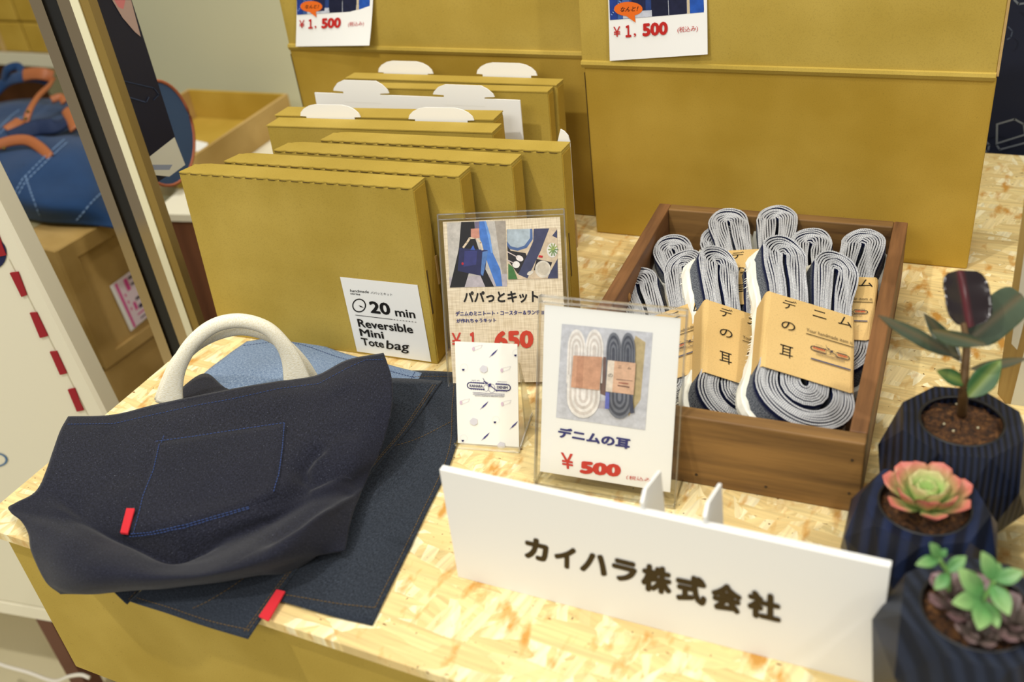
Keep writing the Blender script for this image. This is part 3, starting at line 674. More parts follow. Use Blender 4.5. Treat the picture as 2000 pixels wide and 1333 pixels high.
# ---- 500 yen stand
t5, M5 = acrylic('clear acrylic stand with the white 500 yen card picturing two rolls', 'card stand', 'card_stand', .4342, .1909, .0774, R_(20.8), .1141, .1555, .045, (.004, .0045, .012, .007), PAPER, 0)
p5 = local_plane(M5, -.0004); f5 = crop(1030, 570, 3.029)
def photo_rolls(p, f):
    p.pxpoly([(205, 190), (742, 243), (697, 820), (170, 745)], (202, 204, 212), f)
    p.pxpoly([(640, 260), (700, 300), (670, 640), (600, 740), (560, 560)], (188, 170, 128), f); p.pxpoly([(420, 380), (480, 390), (470, 620), (420, 600)], (120, 96, 90), f)
    p.pxpoly([(300, 640), (600, 650), (590, 700), (260, 680)], (184, 178, 186), f)
    def roll(cx, cy, w_, h_, light, dark, band, tilt, sides):
        for sx in (-1, 1):
            X = cx+sx*w_*.26; r = w_*.26
            for k in range(6):
                q = 1-k*.16; c = light if k % 2 == 0 else dark
                p.pxell(X, cy-h_*.30, r*q, h_*.22*q, c, f, tilt*.0); p.pxpoly([(X-r*q, cy-h_*.30), (X+r*q, cy-h_*.30), (X+r*q-tilt*40, cy+h_*.1), (X-r*q-tilt*40, cy+h_*.1)], c, f)
        for k in range(7):
            q = 1-k*.145; c = light if k % 2 == 0 else dark
            p.pxell(cx-tilt*60, cy+h_*.26, w_*.48*q, h_*.24*q, c, f); p.pxpoly([(cx-w_*.48*q-tilt*40, cy), (cx+w_*.48*q-tilt*40, cy), (cx+w_*.48*q-tilt*60, cy+h_*.26), (cx-w_*.48*q-tilt*60, cy+h_*.26)], c, f)
    roll(345, 490, 205, 515, (238, 234, 230), (214, 206, 200), None, .2, 1)
    roll(555, 500, 165, 500, (112, 116, 126), (74, 78, 90), None, .1, 1)
    p.pxpoly([(276, 375), (447, 384), (430, 580), (262, 562)], (194, 148, 120), f); p.pxpoly([(300, 377), (340, 379), (330, 568), (290, 565)], (180, 134, 108), f)
    p.pxpoly([(480, 402), (645, 420), (632, 607), (467, 586)], (206, 168, 140), f); p.pxpoly([(480, 402), (520, 407), (505, 592), (467, 586)], (214, 202, 186), f)
    p.pxpoly([(467, 590), (490, 594), (488, 690), (462, 690)], (96, 104, 176), f); p.pxpoly([(610, 610), (622, 612), (636, 715), (612, 718)], (70, 74, 90), f)
    p.pxline([(530, 515), (625, 525)], .0004, (90, 70, 70), f); p.pxline([(540, 552), (606, 562)], .0008, (90, 60, 60), f); p.pxline([(545, 535), (600, 542)], .0006, (150, 60, 50), f)
    p.pxtext('ニ', (540, 447), (562, 449), (541, 434), INK, 0, f); p.pxtext('ム', (595, 455), (617, 457), (597, 440), INK, 0, f); p.pxtext('の', (482, 500), (508, 503), (484, 480), INK, 0, f)
p5.photo = True; photo_rolls(p5, f5); p5.emit('photo_print', t5)
p5.lift = .0003
p5.pxtext('デニムの耳', (178, 862), (605, 935), (185, 798), (52, 54, 116), .05, f5)
p5.pxtext('¥', (205, 1043), (276, 1054), (198, 950), (198, 58, 48), .012, f5); p5.pxtext('500', (310, 1075), (552, 1098), (314, 1000), (198, 58, 48), .065, f5)
p5.pxtext('（税込み）', (585, 1110), (748, 1128), (588, 1086), (198, 58, 48), 0, f5); p5.emit('card_print', t5)
# ---- 1,650 stand
LINEN = mat('linen_paper', (232, 214, 184), .7)
def linen():
    t = NT(LINEN); a = t.noise(t.coord('Object', (60, 1, 900)), 1, 1); b = t.noise(t.coord('Object', (900, 1, 60)), 1, 1)
    t.base(t.mix(t.ramp(a, [(.35, (206, 188, 156)), (.6, (240, 226, 200))]), t.ramp(b, [(.35, (206, 188, 156)), (.6, (240, 226, 200))]), .5))
linen()
t6, M6 = acrylic('clear acrylic stand with the beige 1,650 yen card for the denim kit', 'card stand', 'card_stand', .3031, .2892, .3089, R_(24), .1142, .159, .05, (.004, .004, .003, .007), LINEN, .004)
p6_ = local_plane(M6, -.0004); f6 = crop(840, 400, 4.443); p = p6_; p.photo = True
p.pxpoly([(145, 155), (655, 140), (668, 710), (172, 720)], (196, 190, 182), f6)          # street photo
p.pxpoly([(560, 143), (655, 140), (668, 710), (640, 711)], (168, 158, 146), f6); p.pxpoly([(165, 632), (668, 600), (668, 710), (172, 720)], (186, 178, 184), f6)
p.pxpoly([(270, 150), (385, 147), (395, 300), (480, 560), (555, 712), (480, 714), (430, 600), (380, 560), (335, 600), (300, 716), (172, 720), (215, 540), (250, 380)], (24, 22, 26), f6)
p.pxpoly([(425, 145), (485, 143), (520, 260), (545, 420), (610, 560), (628, 706), (575, 708), (520, 560), (460, 400), (430, 280)], (70, 122, 202), f6); p.pxpoly([(470, 144), (485, 143), (520, 260), (545, 420), (530, 420), (500, 270)], (110, 158, 226), f6)
p.pxpoly([(255, 375), (500, 395), (480, 560), (458, 620), (240, 575)], (36, 40, 84), f6); p.pxpoly([(300, 400), (410, 400), (400, 520), (290, 540)], (52, 56, 118), f6); p.pxpoly([(455, 410), (505, 400), (460, 620), (440, 600)], (84, 124, 184), f6)
p.pxline([(290, 370), (320, 330), (345, 290), (400, 285), (440, 330), (455, 390)], .0018, (226, 206, 178), f6); p.pxpoly([(355, 210), (425, 203), (432, 285), (395, 295), (355, 280)], (206, 144, 124), f6); p.pxpoly([(388, 148), (428, 146), (428, 205), (390, 207)], (112, 104, 132), f6)
p.pxell(283, 512, 10, 12, (190, 30, 50), f6); p.pxpoly([(350, 392), (375, 350), (392, 394)], (52, 90, 180), f6)
p.pxpoly([(665, 215), (1100, 203), (1110, 638), (678, 650)], (216, 196, 168), f6)        # table photo
p.pxpoly([(668, 330), (700, 400), (830, 420), (880, 560), (760, 600), (678, 480)], (34, 30, 34), f6)
p.pxpoly([(668, 214), (888, 209), (892, 300), (840, 375), (760, 400), (690, 385), (668, 350)], (78, 106, 158), f6); p.pxpoly([(670, 214), (868, 210), (868, 290), (820, 355), (760, 375), (700, 360), (670, 320)], (176, 190, 200), f6)
p.pxpoly([(900, 209), (1035, 205), (960, 400), (845, 640), (765, 605), (850, 420), (895, 320)], (62, 66, 98), f6); p.pxpoly([(1060, 270), (1102, 215), (1103, 290)], (62, 66, 98), f6); p.pxpoly([(1035, 600), (1106, 470), (1110, 638), (1020, 640)], (62, 66, 98), f6)
p.pxpoly([(925, 470), (1060, 500), (1040, 560), (900, 570)], (34, 28, 34), f6); p.pxell(980, 560, 68, 75, (222, 214, 200), f6); p.pxell(982, 555, 52, 56, (206, 196, 178), f6); p.pxell(870, 592, 30, 16, (226, 218, 204), f6, -.5)
p.pxell(1060, 395, 46, 64, (236, 232, 226), f6)
for i in range(10): a_ = i*.63; p.pxline([(1068, 390), (1068+40*math.cos(a_), 390+52*math.sin(a_))], .0011, (110+i*6, 144+i*4, 96), f6)
p.pxell(778, 465, 34, 24, (232, 224, 220), f6, .5); p.pxline([(672, 408), (760, 455)], .0009, (206, 190, 186), f6); p.pxell(748, 520, 32, 30, (238, 234, 230), f6); p.pxline([(672, 480), (725, 505)], .0009, (206, 190, 186), f6)
p.pxpoly([(680, 510), (720, 540), (760, 645), (680, 648)], (66, 116, 62), f6); p.pxpoly([(945, 438), (980, 442), (975, 460), (940, 455)], (196, 34, 42), f6)
p.emit('photo_print', t6); p.lift = .0003
p.pxtext('パパっとキット', (290, 855), (940, 850), (288, 752), (24, 20, 16), .035, f6)
p.pxtext('デニムのミニトート・コースター＆ランチョンマット', (222, 968), (1150, 950), (222, 926), (48, 54, 118), .03, f6); p.pxtext('が作れちゃうキット', (230, 1027), (575, 1020), (228, 990), (48, 54, 118), .03, f6)
for s_, a_, b_, c_ in (('¥', (190, 1244), (270, 1242), (188, 1112)), ('１', (345, 1246), (402, 1245), (342, 1106)), (',', (430, 1256), (450, 1256), (430, 1215)), ('650', (560, 1250), (898, 1244), (558, 1096))):
    p.pxtext(s_, a_, b_, c_, (204, 66, 50), .05 if s_ != '¥' else .008, f6)
p.emit('card_print', t6)
# ---- business card on small easel
tb2 = thing('business_card_stand', 'small white business card with navy emblem on a clear acrylic base', 'card stand', standM(.3502, .2168, .1967, R_(22)))
Mb = standM(.3502, .2168, .1967, R_(22))
box('business_card', 0, .0541, -.0004, .0004, .0015, .0905, mat('ivory_card', (246, 245, 236), .5), tb2); box('back_sheet', .001, .0531, .0006, .0022, 0, .072, ACR, tb2)
Fb = Matrix.Translation((.3502, .2168, 0)) @ Matrix.Rotation(.1967, 4, 'Z')
for nm, c4, hh, mm in (('foot', ((-.001, -.006), (.056, -.006), (.056, .046), (-.001, .046)), .002, ACR), ('foot_lip', ((-.001, -.006), (.056, -.006), (.056, -.0045), (-.001, -.0045)), .005, ACRE), ('foot_edge', ((.055, -.006), (.056, -.006), (.056, .046), (.055, .046)), .0026, ACRE), ('foot_edge', ((-.001, -.006), (0, -.006), (0, .046), (-.001, .046)), .0026, ACRE)):
    prism(nm, [Fb @ Vector((a, b, .0004)) for a, b in c4], (0, 0, hh), mm, tb2, world=True)
prism('easel_strut', [Fb @ Vector((.054, .022, .002)), Fb @ Vector((.054, .046, .002)), Fb @ Vector((.054, .030, .068))], (.0016, 0, 0), ACRE, tb2, world=True)
pb = local_plane(Mb, -.0004); fb = crop(870, 660, 5.553)
a = pb.loc(*fb(470, 530)); wd = pb.loc(*fb(712, 530))[0]-pb.loc(*fb(233, 500))[0]
logo(pb, a[0], a[1], wd, (58, 54, 110), (44, 42, 92)); pb.emit('emblem_print', tb2); pb.lift = .0003
pb.pxtext('www.kaihara-denim.com', (320, 635), (632, 648), (320, 618), (120, 118, 130), 0, fb)
def shuttle(x, y): pb.pxpoly([(x-45, y+42), (x-14, y+4), (x+24, y-28), (x+44, y-42), (x+18, y-2), (x-12, y+26)], (74, 72, 128), fb); pb.pxline([(x-48, y+48), (x-20, y+18)], .0003, (170, 168, 190), fb)
def cone(x, y): pb.pxline([(x-12, y+20), (x+60, y-8), (x+75, y-40), (x+20, y-30), (x-22, y-14)], .00025, (206, 200, 206), fb); pb.pxell(x-20, y+2, 14, 22, (214, 190, 206), fb)
def boll(x, y): pb.pxring(x, y, 40, 42, .05, (212, 212, 216), fb); pb.pxpoly([(x-24, y+16), (x+6, y+16), (x-2, y+36), (x-18, y+36)], (48, 46, 92), fb)
def penta(x, y): pb.pxpoly([(x-42, y-6), (x-8, y-40), (x+40, y-24), (x+42, y+26), (x+8, y+44), (x-32, y+28)], (214, 212, 218), fb)
for fn, L_ in ((shuttle, ((525, 165), (425, 730), (438, 1068), (745, 945))), (cone, ((325, 118), (632, 350), (190, 700), (638, 715))), (boll, ((770, 165), (205, 320), (548, 890), (200, 1090))), (penta, ((415, 335), (308, 905), (605, 1165)))):
    for c_ in L_: fn(*c_)
pb.emit('card_print', tb2)

# ================================================================== COMPANY SIGN
SM = standM(.4204, .0818, .0174, R_(2.0)); sg = thing('name_sign', 'long white foam board sign with dark Japanese company name at the table front', 'sign', SM)
box('board', 0, .2908, 0, .0055, 0, .1012, WHITE, sg, .0003)
ps = local_plane(SM, 0); fs = crop(850, 880, 2.174)
for ch, bl_, br_, tl_ in (('カ', (378, 455), (480, 480), (380, 362)), ('イ', (505, 490), (598, 512), (505, 395)), ('ハ', (612, 510), (728, 538), (628, 425)), ('ラ', (748, 545), (855, 572), (752, 452)), ('株', (873, 592), (1003, 618), (878, 476)), ('式', (1022, 636), (1152, 664), (1022, 516)), ('会', (1172, 672), (1302, 700), (1172, 552)), ('社', (1325, 702), (1468, 736), (1325, 585))):
    ps.pxtext(ch, bl_, br_, tl_, (62, 48, 20), .06, fs)
ps.emit('lettering', sg)
for xx in (.562, .602):
    pts = [Xp(1403, 944, .602), Xp(1379, 990, .602), Xp(1412, 1030, .602)]
    y0 = .0905; prism('support_fin', [Vector((xx, y0, .001)), Vector((xx, y0, .1075)), Vector((xx, y0+.007, .113)), Vector((xx, pts[0].y, pts[0].z)), Vector((xx, pts[0].y+.012, .001))], (.0022, 0, 0), WHITE, sg, world=True)

# ================================================================== CLOTH
class Surf:
    def __init__(s, grid, nu=70, nv=60, wob=0., seed=0, frq=18):
        rows = [catmull(r, nu) for r in grid]; cols = [catmull([rows[j][i] for j in range(len(rows))], nv) for i in range(nu)]
        s.nu, s.nv = nu, nv; s.P = [[Vector(cols[i][j]) for i in range(nu)] for j in range(nv)]
        if wob:
            for j in range(nv):
                for i in range(nu):
                    q = s.P[j][i]; s.P[j][i] = q+Vector((0, 0, wob*noise.noise(q*frq+Vector((seed, 0, 0)))))
    def at(s, u, v):
        x = u*(s.nu-1); y = v*(s.nv-1); i = min(int(x), s.nu-2); j = min(int(y), s.nv-2); a = x-i; b = y-j
        return (s.P[j][i]*(1-a)+s.P[j][i+1]*a)*(1-b)+(s.P[j+1][i]*(1-a)+s.P[j+1][i+1]*a)*b
    def obj(s, name, mat_, parent, thick=.0014, world=True, edge=0):
        V = [p for r in s.P for p in r]; Fc = [(j*s.nu+i, (j+1)*s.nu+i, (j+1)*s.nu+i+1, j*s.nu+i+1) for j in range(s.nv-1) for i in range(s.nu-1)]
        W_ = sum((s.P[0][i+1]-s.P[0][i]).length for i in range(s.nu-1)); H_ = sum((s.P[j+1][s.nu//2]-s.P[j][s.nu//2]).length for j in range(s.nv-1))
        UV = [(i/(s.nu-1)*W_, j/(s.nv-1)*H_) for j in range(s.nv) for i in range(s.nu)]
        o = mk(name, V, Fc, mat_, parent, True, world=world, uv=UV)
        md = o.modifiers.new('s', 'SOLIDIFY'); md.thickness = thick; md.offset = -1
        s.bvh = BVHTree.FromPolygons(V, Fc); return o
    def hit(s, px, py):
        d = ray(px, py).normalized(); h = s.bvh.ray_cast(CAM, d); return (h[0], h[1]) if h[0] is not None else (None, None)
def dashes(name, pts, r, mat_, parent, on=.0022, off=.0009, lift=.0006):
    """short stitches along a world space polyline of (point, normal)"""
    V = []; Fc = []; d = 0; L = 0
    for (a, na), (b, nb) in zip(pts[:-1], pts[1:]):
        seg = (b-a).length
        if seg < 1e-7: continue
        t = (b-a)/seg; q = 0
        while q < seg:
            ph = (L+q) % (on+off); st = min(seg-q, on-ph if ph < on else on+off-ph)
            if ph < on and st > 1e-5:
                n = na; p0 = a+t*q+n*lift; p1 = a+t*(q+st)+n*lift; s_ = t.cross(n).normalized()*r; k = len(V); V += [p0-s_, p1-s_, p1+s_, p0+s_, (p0+p1)/2+n*r]
                Fc += [(k, k+1, k+4), (k+1, k+2, k+4), (k+2, k+3, k+4), (k+3, k, k+4)]
            q += max(st, 1e-5)
        L += seg
    if not V: return None
    o = mk(name, V, Fc, mat_, parent, world=True); o['kind'] = 'stuff'; return o
def pxpath(s, pts, n=10):
    out = []
    for (x0, y0), (x1, y1) in zip(pts[:-1], pts[1:]):
        for i in range(n):
            h, nn = s.hit(x0+(x1-x0)*i/n, y0+(y1-y0)*i/n)
            if h is not None:
                if nn.dot(CF) > 0: nn = -nn
                out.append((h, nn))
    return out
fb2 = lambda x, y: (x/1.99, 600+y/1.99)
def uvpath(s, pts, n=30):
    out = []
    for (u0, v0), (u1, v1) in zip(pts[:-1], pts[1:]):
        for i in range(n+1): k = i/n; out.append((s.at(u0+(u1-u0)*k, v0+(v1-v0)*k), Vector((0, 0, 1))))
    return out
# -- light blue chambray cloth at the back
g = [[fb2(x, y)+(z,) for x, y, z in r] for r in (
    [(960, 135, .003), (1130, 112, .003), (1320, 172, .0035), (1500, 222, .004), (1640, 255, .003)],
    [(880, 190, .004), (1090, 180, .0045), (1290, 230, .006), (1460, 280, .006), (1600, 320, .003)],
    [(785, 262, .004), (1040, 260, .006), (1250, 300, .008), (1420, 340, .008), (1520, 380, .004)],
    [(700, 380, .003), (1000, 370, .004), (1220, 390, .005), (1380, 420, .005), (1480, 450, .003)])]
cl = thing('blue_cloth', 'pale blue chambray cloth spread behind the tote handles', 'cloth', Matrix.Translation((.16, .27, 0)))
S = Surf([[Z(*c) for c in r] for r in g], 50, 30, .0012, 3, 25); S.obj('cloth_panel', DENL, cl, .0010)
dashes('stitching', uvpath(S, [(.02, .12), (.98, .12)]), .0003, mat('dark_blue_thread', (40, 60, 110), .8), cl); dashes('stitching', uvpath(S, [(.955, .02), (.955, .95)]), .0003, MATS['dark_blue_thread'], cl)
# -- dark denim mats
def mat_cloth(label, rows, mt, th, seed, stitch, thr=ORTH, red=None):
    c0 = rows[0][0]; t = thing('denim_mat', label, 'cloth', Matrix.Translation((sum(p[0] for r in rows for p in r)/sum(len(r) for r in rows), sum(p[1] for r in rows for p in r)/sum(len(r) for r in rows), 0)), 'dark denim mats fanned out under the tote')
    s = Surf(rows, 46, 46, .0007, seed, 30); s.obj('cloth_panel', mt, t, th)
    for pth in stitch: dashes('stitching', uvpath(s, pth), .00035, thr, t)
    return t, s
def P3(px, py, z): return Z(px, py, z)
A, SA = mat_cloth('large charcoal denim mat lying flat, right-hand one reaching the sign', [
    [P3(590, 745, .002), P3(700, 735, .002), P3(800, 724, .002), P3(900, 728, .002)],
    [P3(520, 880, .003), P3(650, 850, .003), P3(790, 830, .003), P3(894, 790, .0025)],
    [P3(440, 1030, .003), P3(590, 1010, .003), P3(760, 960, .003), P3(888, 880, .0025)],
    [P3(400, 1090, .003), P3(560, 1100, .003), P3(720, 1060, .003), P3(824, 1020, .0025)],
    [P3(390, 1145, .003), P3(520, 1168, .003), P3(640, 1200, .003), P3(727, 1221, .002)]], DEN2, .0012, 5,
    [[(.04, .035), (.965, .035)], [(.965, .035), (.965, .965)], [(.965, .965), (.04, .965)], [(.0, .30), (.97, .34)]])
C_, SC_ = mat_cloth('small dark denim mat whose corner peeks out at the table edge below the tote', [
    [P3(250, 1040, .002), P3(290, 1050, .002), P3(330, 1060, .002)],
    [P3(225, 1120, .003), P3(268, 1118, .003), P3(310, 1110, .003)],
    [P3(205, 1140, .002), P3(238, 1172, -.001), P3(248, 1181, -.003)]], DEN2, .001, 8, [[(.9, .1), (.9, .95)]])
B, SB = mat_cloth('long charcoal denim mat overhanging the table front with a red tab', [
    [P3(690, 735, .008), P3(750, 738, .009), P3(800, 740, .007), P3(863, 744, .004)],
    [P3(560, 860, .008), P3(640, 870, .010), P3(720, 860, .009), P3(796, 840, .005)],
    [P3(430, 1000, .007), P3(520, 1000, .008), P3(620, 980, .008), P3(706, 945, .005)],
    [P3(340, 1090, .005), P3(420, 1110, .006), P3(510, 1110, .006), P3(582, 1108, .005)],
    [P3(290, 1140, .003), P3(370, 1160, .004), P3(450, 1180, .004), P3(530, 1180, .004)],
    [P3(252, 1174, -.001), P3(330, 1200, -.002), P3(405, 1225, -.004), P3(483, 1248, -.006)]], DEN2, .0014, 11,
    [[(.97, .02), (.97, .97)], [(.97, .955), (.03, .955)], [(.945, .02), (.945, .97)], [(.45, .90), (.62, .62)]])
def redtab(parent, pts, up=.0012, t=.0016):
    prism('red_tab', pts, (0, 0, t), REDTAG, parent, world=True, bev=.0003)
h = [(556, 1154), (541, 1154), (507, 1208), (527, 1216)]
redtab(B, [Z(558, 1158, .005), Z(541, 1154, .006), Z(506, 1207, .004), Z(525, 1216, .003)])
# -- the tote bag
rows = [
 [(265, 425, .030), (440, 418, .032), (620, 375, .034), (900, 318, .036), (1100, 285, .036), (1230, 265, .038), (1350, 205, .046), (1490, 178, .056)],
 [(235, 480, .031), (430, 475, .034), (640, 430, .037), (900, 380, .039), (1110, 345, .040), (1240, 320, .043), (1370, 270, .050), (1520, 270, .054)],
 [(205, 560, .030), (420, 560, .034), (640, 520, .037), (900, 480, .039), (1110, 440, .040), (1260, 420, .043), (1390, 390, .048), (1525, 370, .048)],
 [(175, 640, .028), (400, 650, .033), (610, 640, .036), (850, 610, .038), (1070, 580, .038), (1240, 555, .040), (1380, 510, .042), (1505, 480, .038)],
 [(135, 715, .024), (370, 740, .031), (580, 760, .034), (820, 740, .036), (1050, 700, .036), (1190, 660, .033), (1340, 620, .036), (1470, 580, .028)],
 [(60, 757, .016), (320, 800, .028), (540, 850, .031), (780, 850, .033), (1000, 800, .033), (1180, 735, .028), (1300, 690, .030), (1440, 640, .020)],
 [(30, 782, .012), (310, 850, .024), (480, 905, .021), (690, 985, .014), (930, 890, .023), (1150, 800, .026), (1290, 730, .028), (1418, 690, .016)],
 [(80, 830, .016), (300, 905, .034), (480, 965, .034), (690, 1010, .028), (910, 960, .038), (1120, 870, .041), (1260, 790, .038), (1404, 720, .016)],
 [(108, 880, .016), (290, 980, .036), (470, 1025, .038), (690, 1045, .036), (890, 1015, .042), (1090, 950, .042), (1240, 860, .034), (1390, 770, .014)],
 [(120, 950, .012), (280, 1050, .028), (460, 1072, .030), (690, 1072, .030), (885, 1043, .034), (1085, 1000, .032), (1230, 940, .024), (1360, 880, .011)],
 [(175, 1065, .000), (270, 1105, .010), (455, 1102, .016), (695, 1088, .018), (895, 1058, .019), (1090, 1018, .018), (1220, 980, .014), (1345, 950, .009)],
 [(235, 1117, -.010), (310, 1114, -.002), (450, 1106, .006), (690, 1090, .008), (890, 1062, .008), (1085, 1022, .008), (1215, 980, .008), (1335, 955, .007)]]
tote = thing('tote_bag', 'dark indigo denim tote bag with cream webbing handles lying folded on the table', 'bag', Matrix.Translation((.2, .1, 0)))
grid = [[Z(*fb2(x, y), z) for x, y, z in r] for r in rows]
ST = Surf(grid, 110, 100, 0)
for j in range(ST.nv):       # creases
    for i in range(ST.nu):
        q = ST.P[j][i]; v = j/(ST.nv-1); a = noise.noise(Vector((q.x*9+q.y*4, q.y*16, 1.)))*.0035+noise.noise(Vector((q.x*34, q.y*28, 4.)))*.0010
        ST.P[j][i] = q+Vector((0, 0, a*(.35+v) if 0 < j else 0))
ST.obj('bag_body', DEN, tote, .0016); bpy.data.objects.remove(bpy.data.objects['bag_body'])
def crease(pts, depth, wd, asym=0.):
    P = [ST.hit(*fb2(*c))[0] for c in pts]; P = [p for p in P if p is not None]
    for j in range(1, ST.nv):
        for i in range(ST.nu):
            q = ST.P[j][i]; best = 9; sg = 1; tt = 0
            for k, (a, b) in enumerate(zip(P[:-1], P[1:])):
                ab = b-a; u = max(0, min(1, (q-a).dot(ab)/ab.length_squared)); c = a+ab*u; d = (Vector((q.x, q.y, 0))-Vector((c.x, c.y, 0))).length
                if d < best: best = d; tt = (k+u)/(len(P)-1); sg = 1 if (ab.x*(q.y-a.y)-ab.y*(q.x-a.x)) > 0 else -1
            if best < wd*5:
                env = min(1, tt*6+.15, (1-tt)*5+.15); x = best/wd
                ST.P[j][i] = q+Vector((0, 0, env*(-depth*math.exp(-x*x)+asym*sg*x*math.exp(-x*x*.35))))
crease([(1262, 548), (1215, 580), (1180, 630), (1200, 695)], .006, .005, .003)
crease([(190, 705), (320, 810), (430, 880), (560, 940), (690, 1000), (760, 960), (850, 915)], .006, .006, -.003)
crease([(1410, 682), (1290, 760), (1160, 850), (1000, 945)], .004, .007, .004)
crease([(1405, 680), (1240, 685), (1190, 700)], .003, .004, .002)
crease([(1000, 800), (1120, 740), (1190, 690)], .003, .006, .002)
crease([(430, 450), (470, 560), (520, 700)], .0015, .010, .001)
crease([(1340, 300), (1400, 400), (1380, 520)], .002, .010, .0015)
ST.obj('bag_body', DEN, tote, .0016)
# under layer: back panel of the bag, seen beyond the hem on the left of the handles
g2 = [[Z(*fb2(x, y), z) for x, y, z in r] for r in ([(640, 372, .018), (790, 258, .012), (900, 322, .016), (1110, 300, .018)], [(620, 420, .022), (800, 400, .024), (900, 390, .026), (1110, 370, .026)], [(600, 520, .020), (800, 500, .022), (900, 480, .022), (1110, 460, .022)])]
Surf(g2, 24, 16).obj('back_panel', DEN, tote, .0012)
# hem stitching and pocket
dashes('hem_stitching', pxpath(ST, [fb2(*c) for c in ((245, 458), (440, 456), (600, 420), (760, 385), (900, 360), (1080, 320), (1240, 300), (1350, 240), (1420, 208), (1500, 205))]), .0004, BLUETH, tote)
pk4 = [(612, 527), (1118, 452), (1078, 735), (510, 888)]
V = []; Fc = []; n = 24; UVp = []
for j in range(n+1):
    for i in range(n+1):
        u, v = i/n, j/n; x = (1-v)*((1-u)*pk4[0][0]+u*pk4[1][0])+v*((1-u)*pk4[3][0]+u*pk4[2][0]); y = (1-v)*((1-u)*pk4[0][1]+u*pk4[1][1])+v*((1-u)*pk4[3][1]+u*pk4[2][1])+v*20*math.sin(u*PI)
        x -= 12*math.sin(v*PI)*(1-u)*0
        h, nn = ST.hit(*fb2(x, y)); nn = nn if nn.dot(CF) < 0 else -nn; V.append(h+nn*(.0016 if 0 < i < n and 0 < j < n else .0003)); UVp.append((u*.13, v*.09))
for j in range(n):
    for i in range(n): k = j*(n+1)+i; Fc.append((k, k+1, k+n+2, k+n+1))
mk('pocket', V, Fc, DEN, tote, True, world=True, uv=UVp)
pl = lambda pts: dashes('pocket_stitching', [(a+b*.0016, b) for a, b in pxpath(ST, [fb2(*c) for c in pts])], .0004, BLUETH, tote)
pl([(608, 530), (760, 510), (940, 482), (1125, 455)]); pl([(622, 540), (600, 640), (560, 740), (540, 830), (524, 884)]); pl([(640, 508), (628, 540)]); pl([(1108, 458), (1100, 560), (1085, 660), (1062, 730)]); pl([(510, 889), (600, 882), (720, 860), (860, 822), (985, 785)]); pl([(516, 880), (606, 873), (726, 850), (866, 812), (980, 780)])
c4 = [ST.hit(*fb2(*c)) for c in ((500, 795), (533, 796), (508, 884), (478, 880))]
prism('red_tab', [h+nn*.0024*(1 if nn.dot(CF) < 0 else -1) for h, nn in c4], Vector((0, 0, .0022)), REDTAG, tote, world=True, bev=.0004)
# handles: two webbing loops
bl_ = Z(330, 782, .034); br_ = Z(584, 738, .036); ax = (br_-bl_); hn = Vector((-ax.y, ax.x, 0)).normalized()
nrm = (hn*math.cos(.12)+Vector((0, 0, 1))*-math.sin(.12)).normalized()
def handle(pxs, off, wds, mt=COTTON):
    pts = [plane_hit(x, y, bl_+hn*off, nrm) for x, y in pxs]; pts = [Vector(c) for c in catmull(pts, 60)]
    rad = [tuple(np.array(catmull([(a, b, 0) for a, b in wds], 60)[i][:2])) for i in range(60)]
    return tube('handle', pts, .006, mt, tote, 14, world=True, up=tuple(nrm), radii=rad)
handle([(331, 790), (337, 752), (350, 712), (378, 668), (420, 636), (470, 627), (520, 641), (552, 672), (570, 705), (581, 745)], .0, [(.0125, .0022), (.0085, .003), (.0068, .0045), (.0068, .0050), (.0068, .0050), (.0068, .0045), (.0085, .003), (.0125, .0022)])
handle([(325, 785), (333, 745), (350, 705), (385, 672), (430, 650), (475, 643), (525, 655), (562, 680), (586, 710), (600, 742)], .012, [(.011, .0022), (.0075, .003), (.0062, .004), (.0062, .0045), (.0062, .0045), (.0062, .004), (.0075, .003), (.011, .0022)])

